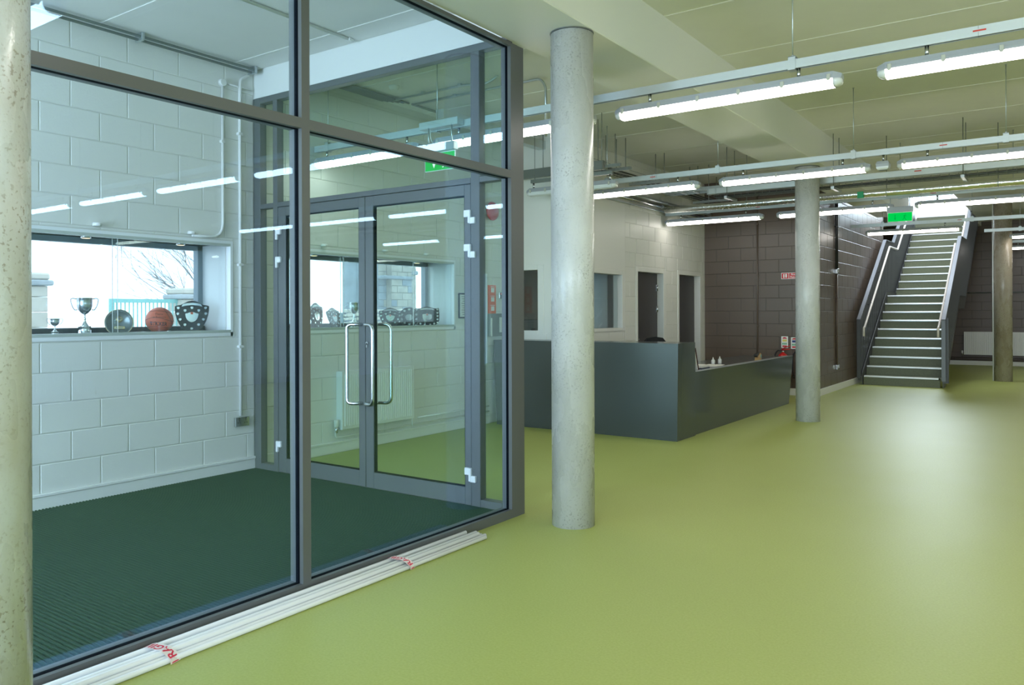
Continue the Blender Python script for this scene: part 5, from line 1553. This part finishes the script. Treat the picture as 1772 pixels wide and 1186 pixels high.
for s in (-1, 1):
    x = s * hw - (0.012 if s > 0 else 0.0) - (0.0 if s > 0 else 0.0)
    xx = hw - 0.0 if s > 0 else -hw - 0.012
    prof = [(-0.02, 0.0), (-0.02, 0.24), (y10, 0.24 + 0.02 + y10 * sl), (y11 + 0.02, 0.24 + 0.02 + y10 * sl), (step_y(22) + .2, 0.24 + 0.02 + y10 * sl + (step_y(22) + .2 - y11) * sl),
            (step_y(22) + .2, -0.12 + y10 * sl + (step_y(22) + .2 - y11) * sl), (y11 + 0.02, -0.12 + y10 * sl), (y10, -0.12 + y10 * sl), (0.30, 0.0)]
    flight('stringer', xx, 'stair_steel', prof, 0.012)
    # balustrade: flat bar top rail, posts, flat balusters, pale handrail
    xb = s * (hw + 0.035)
    y0, z0 = -0.20, 1.29
    yk, zk = y10 + 0.02, 1.29 + (y10 + 0.02 + 0.20) * sl
    yk2 = y11 - 0.12
    ye = step_y(22) + 0.1
    ze = zk + (ye - yk2) * sl
    tr = MB()
    v, f = [], []
    pts = [(y0, z0), (yk, zk), (yk2, zk), (ye, ze)]
    for (yy, zz) in pts:
        v += [(xb - 0.035, yy, zz - 0.012), (xb + 0.035, yy, zz - 0.012), (xb + 0.035, yy, zz + 0.004), (xb - 0.035, yy, zz + 0.004)]
    for i in range(3):
        for k in range(4): f.append((i * 4 + k, i * 4 + (k + 1) % 4, i * 4 + 4 + (k + 1) % 4, i * 4 + 4 + k))
    f += [(0, 3, 2, 1), (12, 13, 14, 15)]
    tr.add(v, f)
    tr.build('top_rail', 'stair_rail', st)
    MB().bbox(xb - 0.035, xb + 0.035, y0, y0 + 0.016, 0.14, z0, 0.002).build('newel_post', 'stair_rail' if s > 0 else 'stair_steel', st)
    MB().bbox(xb - 0.03 + s * .0, xb + 0.045 * s + 0.03, y0 + 0.10, y0 + 0.13, 0.10, z0 + 0.03, 0.002).build('newel_post', 'stair_steel', st)

    def rail_z(yy):
        if yy <= yk: return z0 + (yy - y0) * sl
        if yy <= yk2: return zk
        return zk + (yy - yk2) * sl
    def base_z(yy):
        if yy <= y10: return max(0.12, 0.16 + yy * sl)
        if yy <= y11: return 0.16 + y10 * sl
        return 0.16 + y10 * sl + (yy - y11) * sl
    yy = y0 + 0.20
    while yy < ye - 0.05:
        MB().box(xb - 0.006, xb + 0.006, yy, yy + 0.045, base_z(yy), rail_z(yy) - 0.010).build('baluster', 'stair_steel', st)
        yy += 0.085
    xh = s * (hw - 0.055)
    hz = -0.17
    hp = [(xh, y0 + 0.02, z0 + hz - 0.16), (xh, y0 + 0.02, z0 + hz + 0.01), (xh, y0 + 0.10, z0 + hz + 0.02), (xh, yk + .03, zk + hz + 0.01), (xh, yk2 + .05, zk + hz + 0.01), (xh, ye, ze + hz - 0.03)]
    MB().tube(smooth_path(hp, 0.035, 4), 0.021, 12).build('handrail', 'hand', st)
    for q in (0.6, 1.7, 3.6, 4.8):
        MB().tube([(xh, q, rail_z(q) + hz - 0.005), (xh + s * 0.03, q, rail_z(q) + hz - 0.05), (xb, q, rail_z(q) + hz - 0.05)], 0.007, 6).build('rail_bracket', 'steel', st)

# ------------------------------------------------------------------ outside, beyond the niche windows
MB().box(-60, -6.75, -25, 70, -0.35, -0.30).build('ground_outside', 'paving', kind='structure')

def stone_pillar(x, y, w, h, label):
    t = thing('stone_pillar', label, 'pillar', (x, y, -0.30), 0, 'stone gate pillars outside')
    z = 0.0
    k = 0
    while z < h - 0.01:
        hh = min(0.36, h - z)
        if k % 2 == 0:
            MB().bbox(-w / 2, w / 2, -w / 2, 0.008, z, z + hh - .01, 0.015).build('stone', 'stone', t)
            MB().bbox(-w / 2, w / 2, 0.012, w / 2, z, z + hh - .01, 0.015).build('stone', 'stone', t)
        else:
            MB().bbox(-w / 2, w / 2, -w / 2, w / 2, z, z + hh - .01, 0.015).build('stone', 'stone', t)
        z += hh; k += 1
    MB().bbox(-w / 2 - .10, w / 2 + .10, -w / 2 - .10, w / 2 + .10, h, h + 0.13, 0.03).build('cap_stone', 'stone_grey', t)
    MB().bbox(-w / 2 - .04, w / 2 + .04, -w / 2 - .04, w / 2 + .04, h + .13, h + 0.30, 0.04).build('cap_stone', 'stone', t)
stone_pillar(-20.3, 8.45, 1.1, 2.42, 'pale stone gate pillar outside at the left of the niche window')
stone_pillar(-20.3, 12.95, 0.72, 2.15, 'stone gate pillar outside behind the black shield')
t = thing('teal_railing', 'teal metal railing outside between the stone pillars', 'railing', (-20.2, 10.75, -0.30))
MB().box(-0.04, 0.04, 0, 1.85, 2.04, 2.14).build('top_bar', 'teal', t)
MB().box(-0.03, 0.03, 0, 1.85, 0.15, 0.22).build('bottom_bar', 'teal', t)
MB().box(-0.05, 0.05, -0.04, 0.06, 0, 2.14).build('end_post', 'teal', t)
for i in range(16): MB().box(-0.013, 0.013, 0.13 + i * .112, 0.156 + i * .112, 0.2, 2.05).build('railing_bar', 'teal', t)

# bare tree
random.seed(11)
tt = thing('bare_tree', 'bare winter tree outside the niche window behind the railing', 'tree', (-22.5, 15.4, -0.30))
tb = MB()
tb.tube([(0, 0, 0), (0.05, -0.1, 1.2), (0, -0.25, 2.2)], [0.16, 0.12, 0.09], 8)
tb.build('trunk', 'bark', tt)
br = MB()
def branch(p, d, L, r, lev):
    pts = [p]
    for i in range(4):
        d = (d + Vector((random.uniform(-.16, .16), random.uniform(-.16, .16), random.uniform(-.08, .14)))).normalized()
        pts.append(pts[-1] + d * L / 4)
    br.tube(pts, [r, r * .85, r * .7, r * .55, r * .4], 4, caps=False)
    if lev < 4:
        for i in range(4 if lev < 3 else 3):
            q = pts[random.randint(1, 4)]
            nd = (d + Vector((random.uniform(-.5, .5), random.uniform(-.85, .55), random.uniform(-.35, .6)))).normalized()
            branch(q, nd, L * random.uniform(.55, .75), r * .55, lev + 1)
for (dy, dz) in ((-.9, .45), (-.75, .75), (-.4, 1.0), (-.95, .2), (.2, 1.0), (.5, .8), (-.6, .4)):
    branch(Vector((0, -0.22, 1.9 + random.uniform(-.5, .3))), Vector((random.uniform(-.2, .3), dy, dz)).normalized(), random.uniform(1.4, 2.1), 0.022, 0)
br.build('branches', 'bark', tt, kind='stuff')

# church like stone building, seen through the far niche
M['church'] = pbr('church_sandstone', (0.30, 0.275, 0.24), 0.9, noise=(2.5, 0.25), bump=(12, 0.5))
M['church_grey'] = pbr('blue_shadow_church_stone', (0.19, 0.215, 0.25), 0.9, noise=(2.5, 0.25), bump=(12, 0.5))  # grey stone with the bluish shadow tone put into its colour
t = thing('stone_church', 'tall pale stone church with buttress and pointed window outside', 'building', (-34.0, 36.9, -0.30))
def masonry(x, y0, y1, z0, z1, depth=3.0, mat='church', ch=0.42, cl=0.95):
    MB().box(x - depth, x, y0, y1, z0, z1).build('wall', mat, t)
    z = z0; k = 0
    while z < z1 - 0.2:
        a = y0 - (cl / 2 if k % 2 else 0)
        ms = {'church': MB(), 'church_grey': MB()}
        while a < y1 - .02:
            lo, hi = max(a, y0) + .014, min(a + cl, y1) - .014
            if hi - lo > .1:
                m = ms[mat if random.random() > .25 else ('church_grey' if mat == 'church' else 'church')]
                m.bbox(x, x + 0.03 + random.uniform(0, .04), lo, hi, z + .014, min(z + ch, z1) - .014, .015)
            a += cl
        for mm, m in ms.items():
            if m.v: m.build('stone_course', mm, t, kind='stuff')
        z += ch; k += 1
masonry(0.5, -3.1, -2.4, 0, 11, mat='church_grey')
masonry(0.9, -2.4, -0.6, 0, 11)
masonry(-1.0, -0.6, 1.9, 0, 11)
MB().bbox(0.4, 1.1, -3.2, -0.5, 3.75, 3.95, .05).build('string_course', 'church_grey', t)
MB().bbox(-1.0, -0.75, -0.6, 1.9, 4.2, 4.45, .05).build('string_course', 'church_grey', t)
arch = [(-.42, 1.9), (.42, 1.9), (.42, 3.0), (.33, 3.4), (.18, 3.66), (0, 3.8), (-.18, 3.66), (-.33, 3.4), (-.42, 3.0)]
wd = MB().prism(arch, lambda u, v, d: (d, 0.8 + u, v), -0.98, -0.88).build('pointed_window', 'church_grey', t)
MB().prism([(u * .62, 2.0 + (v - 1.9) * .86) for u, v in arch], lambda u, v, d: (d, 0.8 + u, v), -0.88, -0.87).build('leaded_glass', 'win_frame', wd)
t = thing('rubble_wall', 'low rubble stone wall outside behind the shields of the far niche', 'wall', (-22.0, 22.0, -0.30))
MB().box(-0.4, -0.03, -1.6, 3.2, 0, 1.75).build('wall', 'church_grey', t)
m = MB()
z = 0.0
while z < 1.75:
    yy = -1.6
    while yy < 3.15:
        w_ = random.uniform(.12, .3); h_ = random.uniform(.09, .16)
        m.bbox(-0.05, random.uniform(.0, .09), yy + .01, min(yy + w_, 3.2), z + random.uniform(0, .03), z + h_, .03)
        yy += w_
    z += .145
m.build('rubble_stones', 'stone', t, kind='stuff')
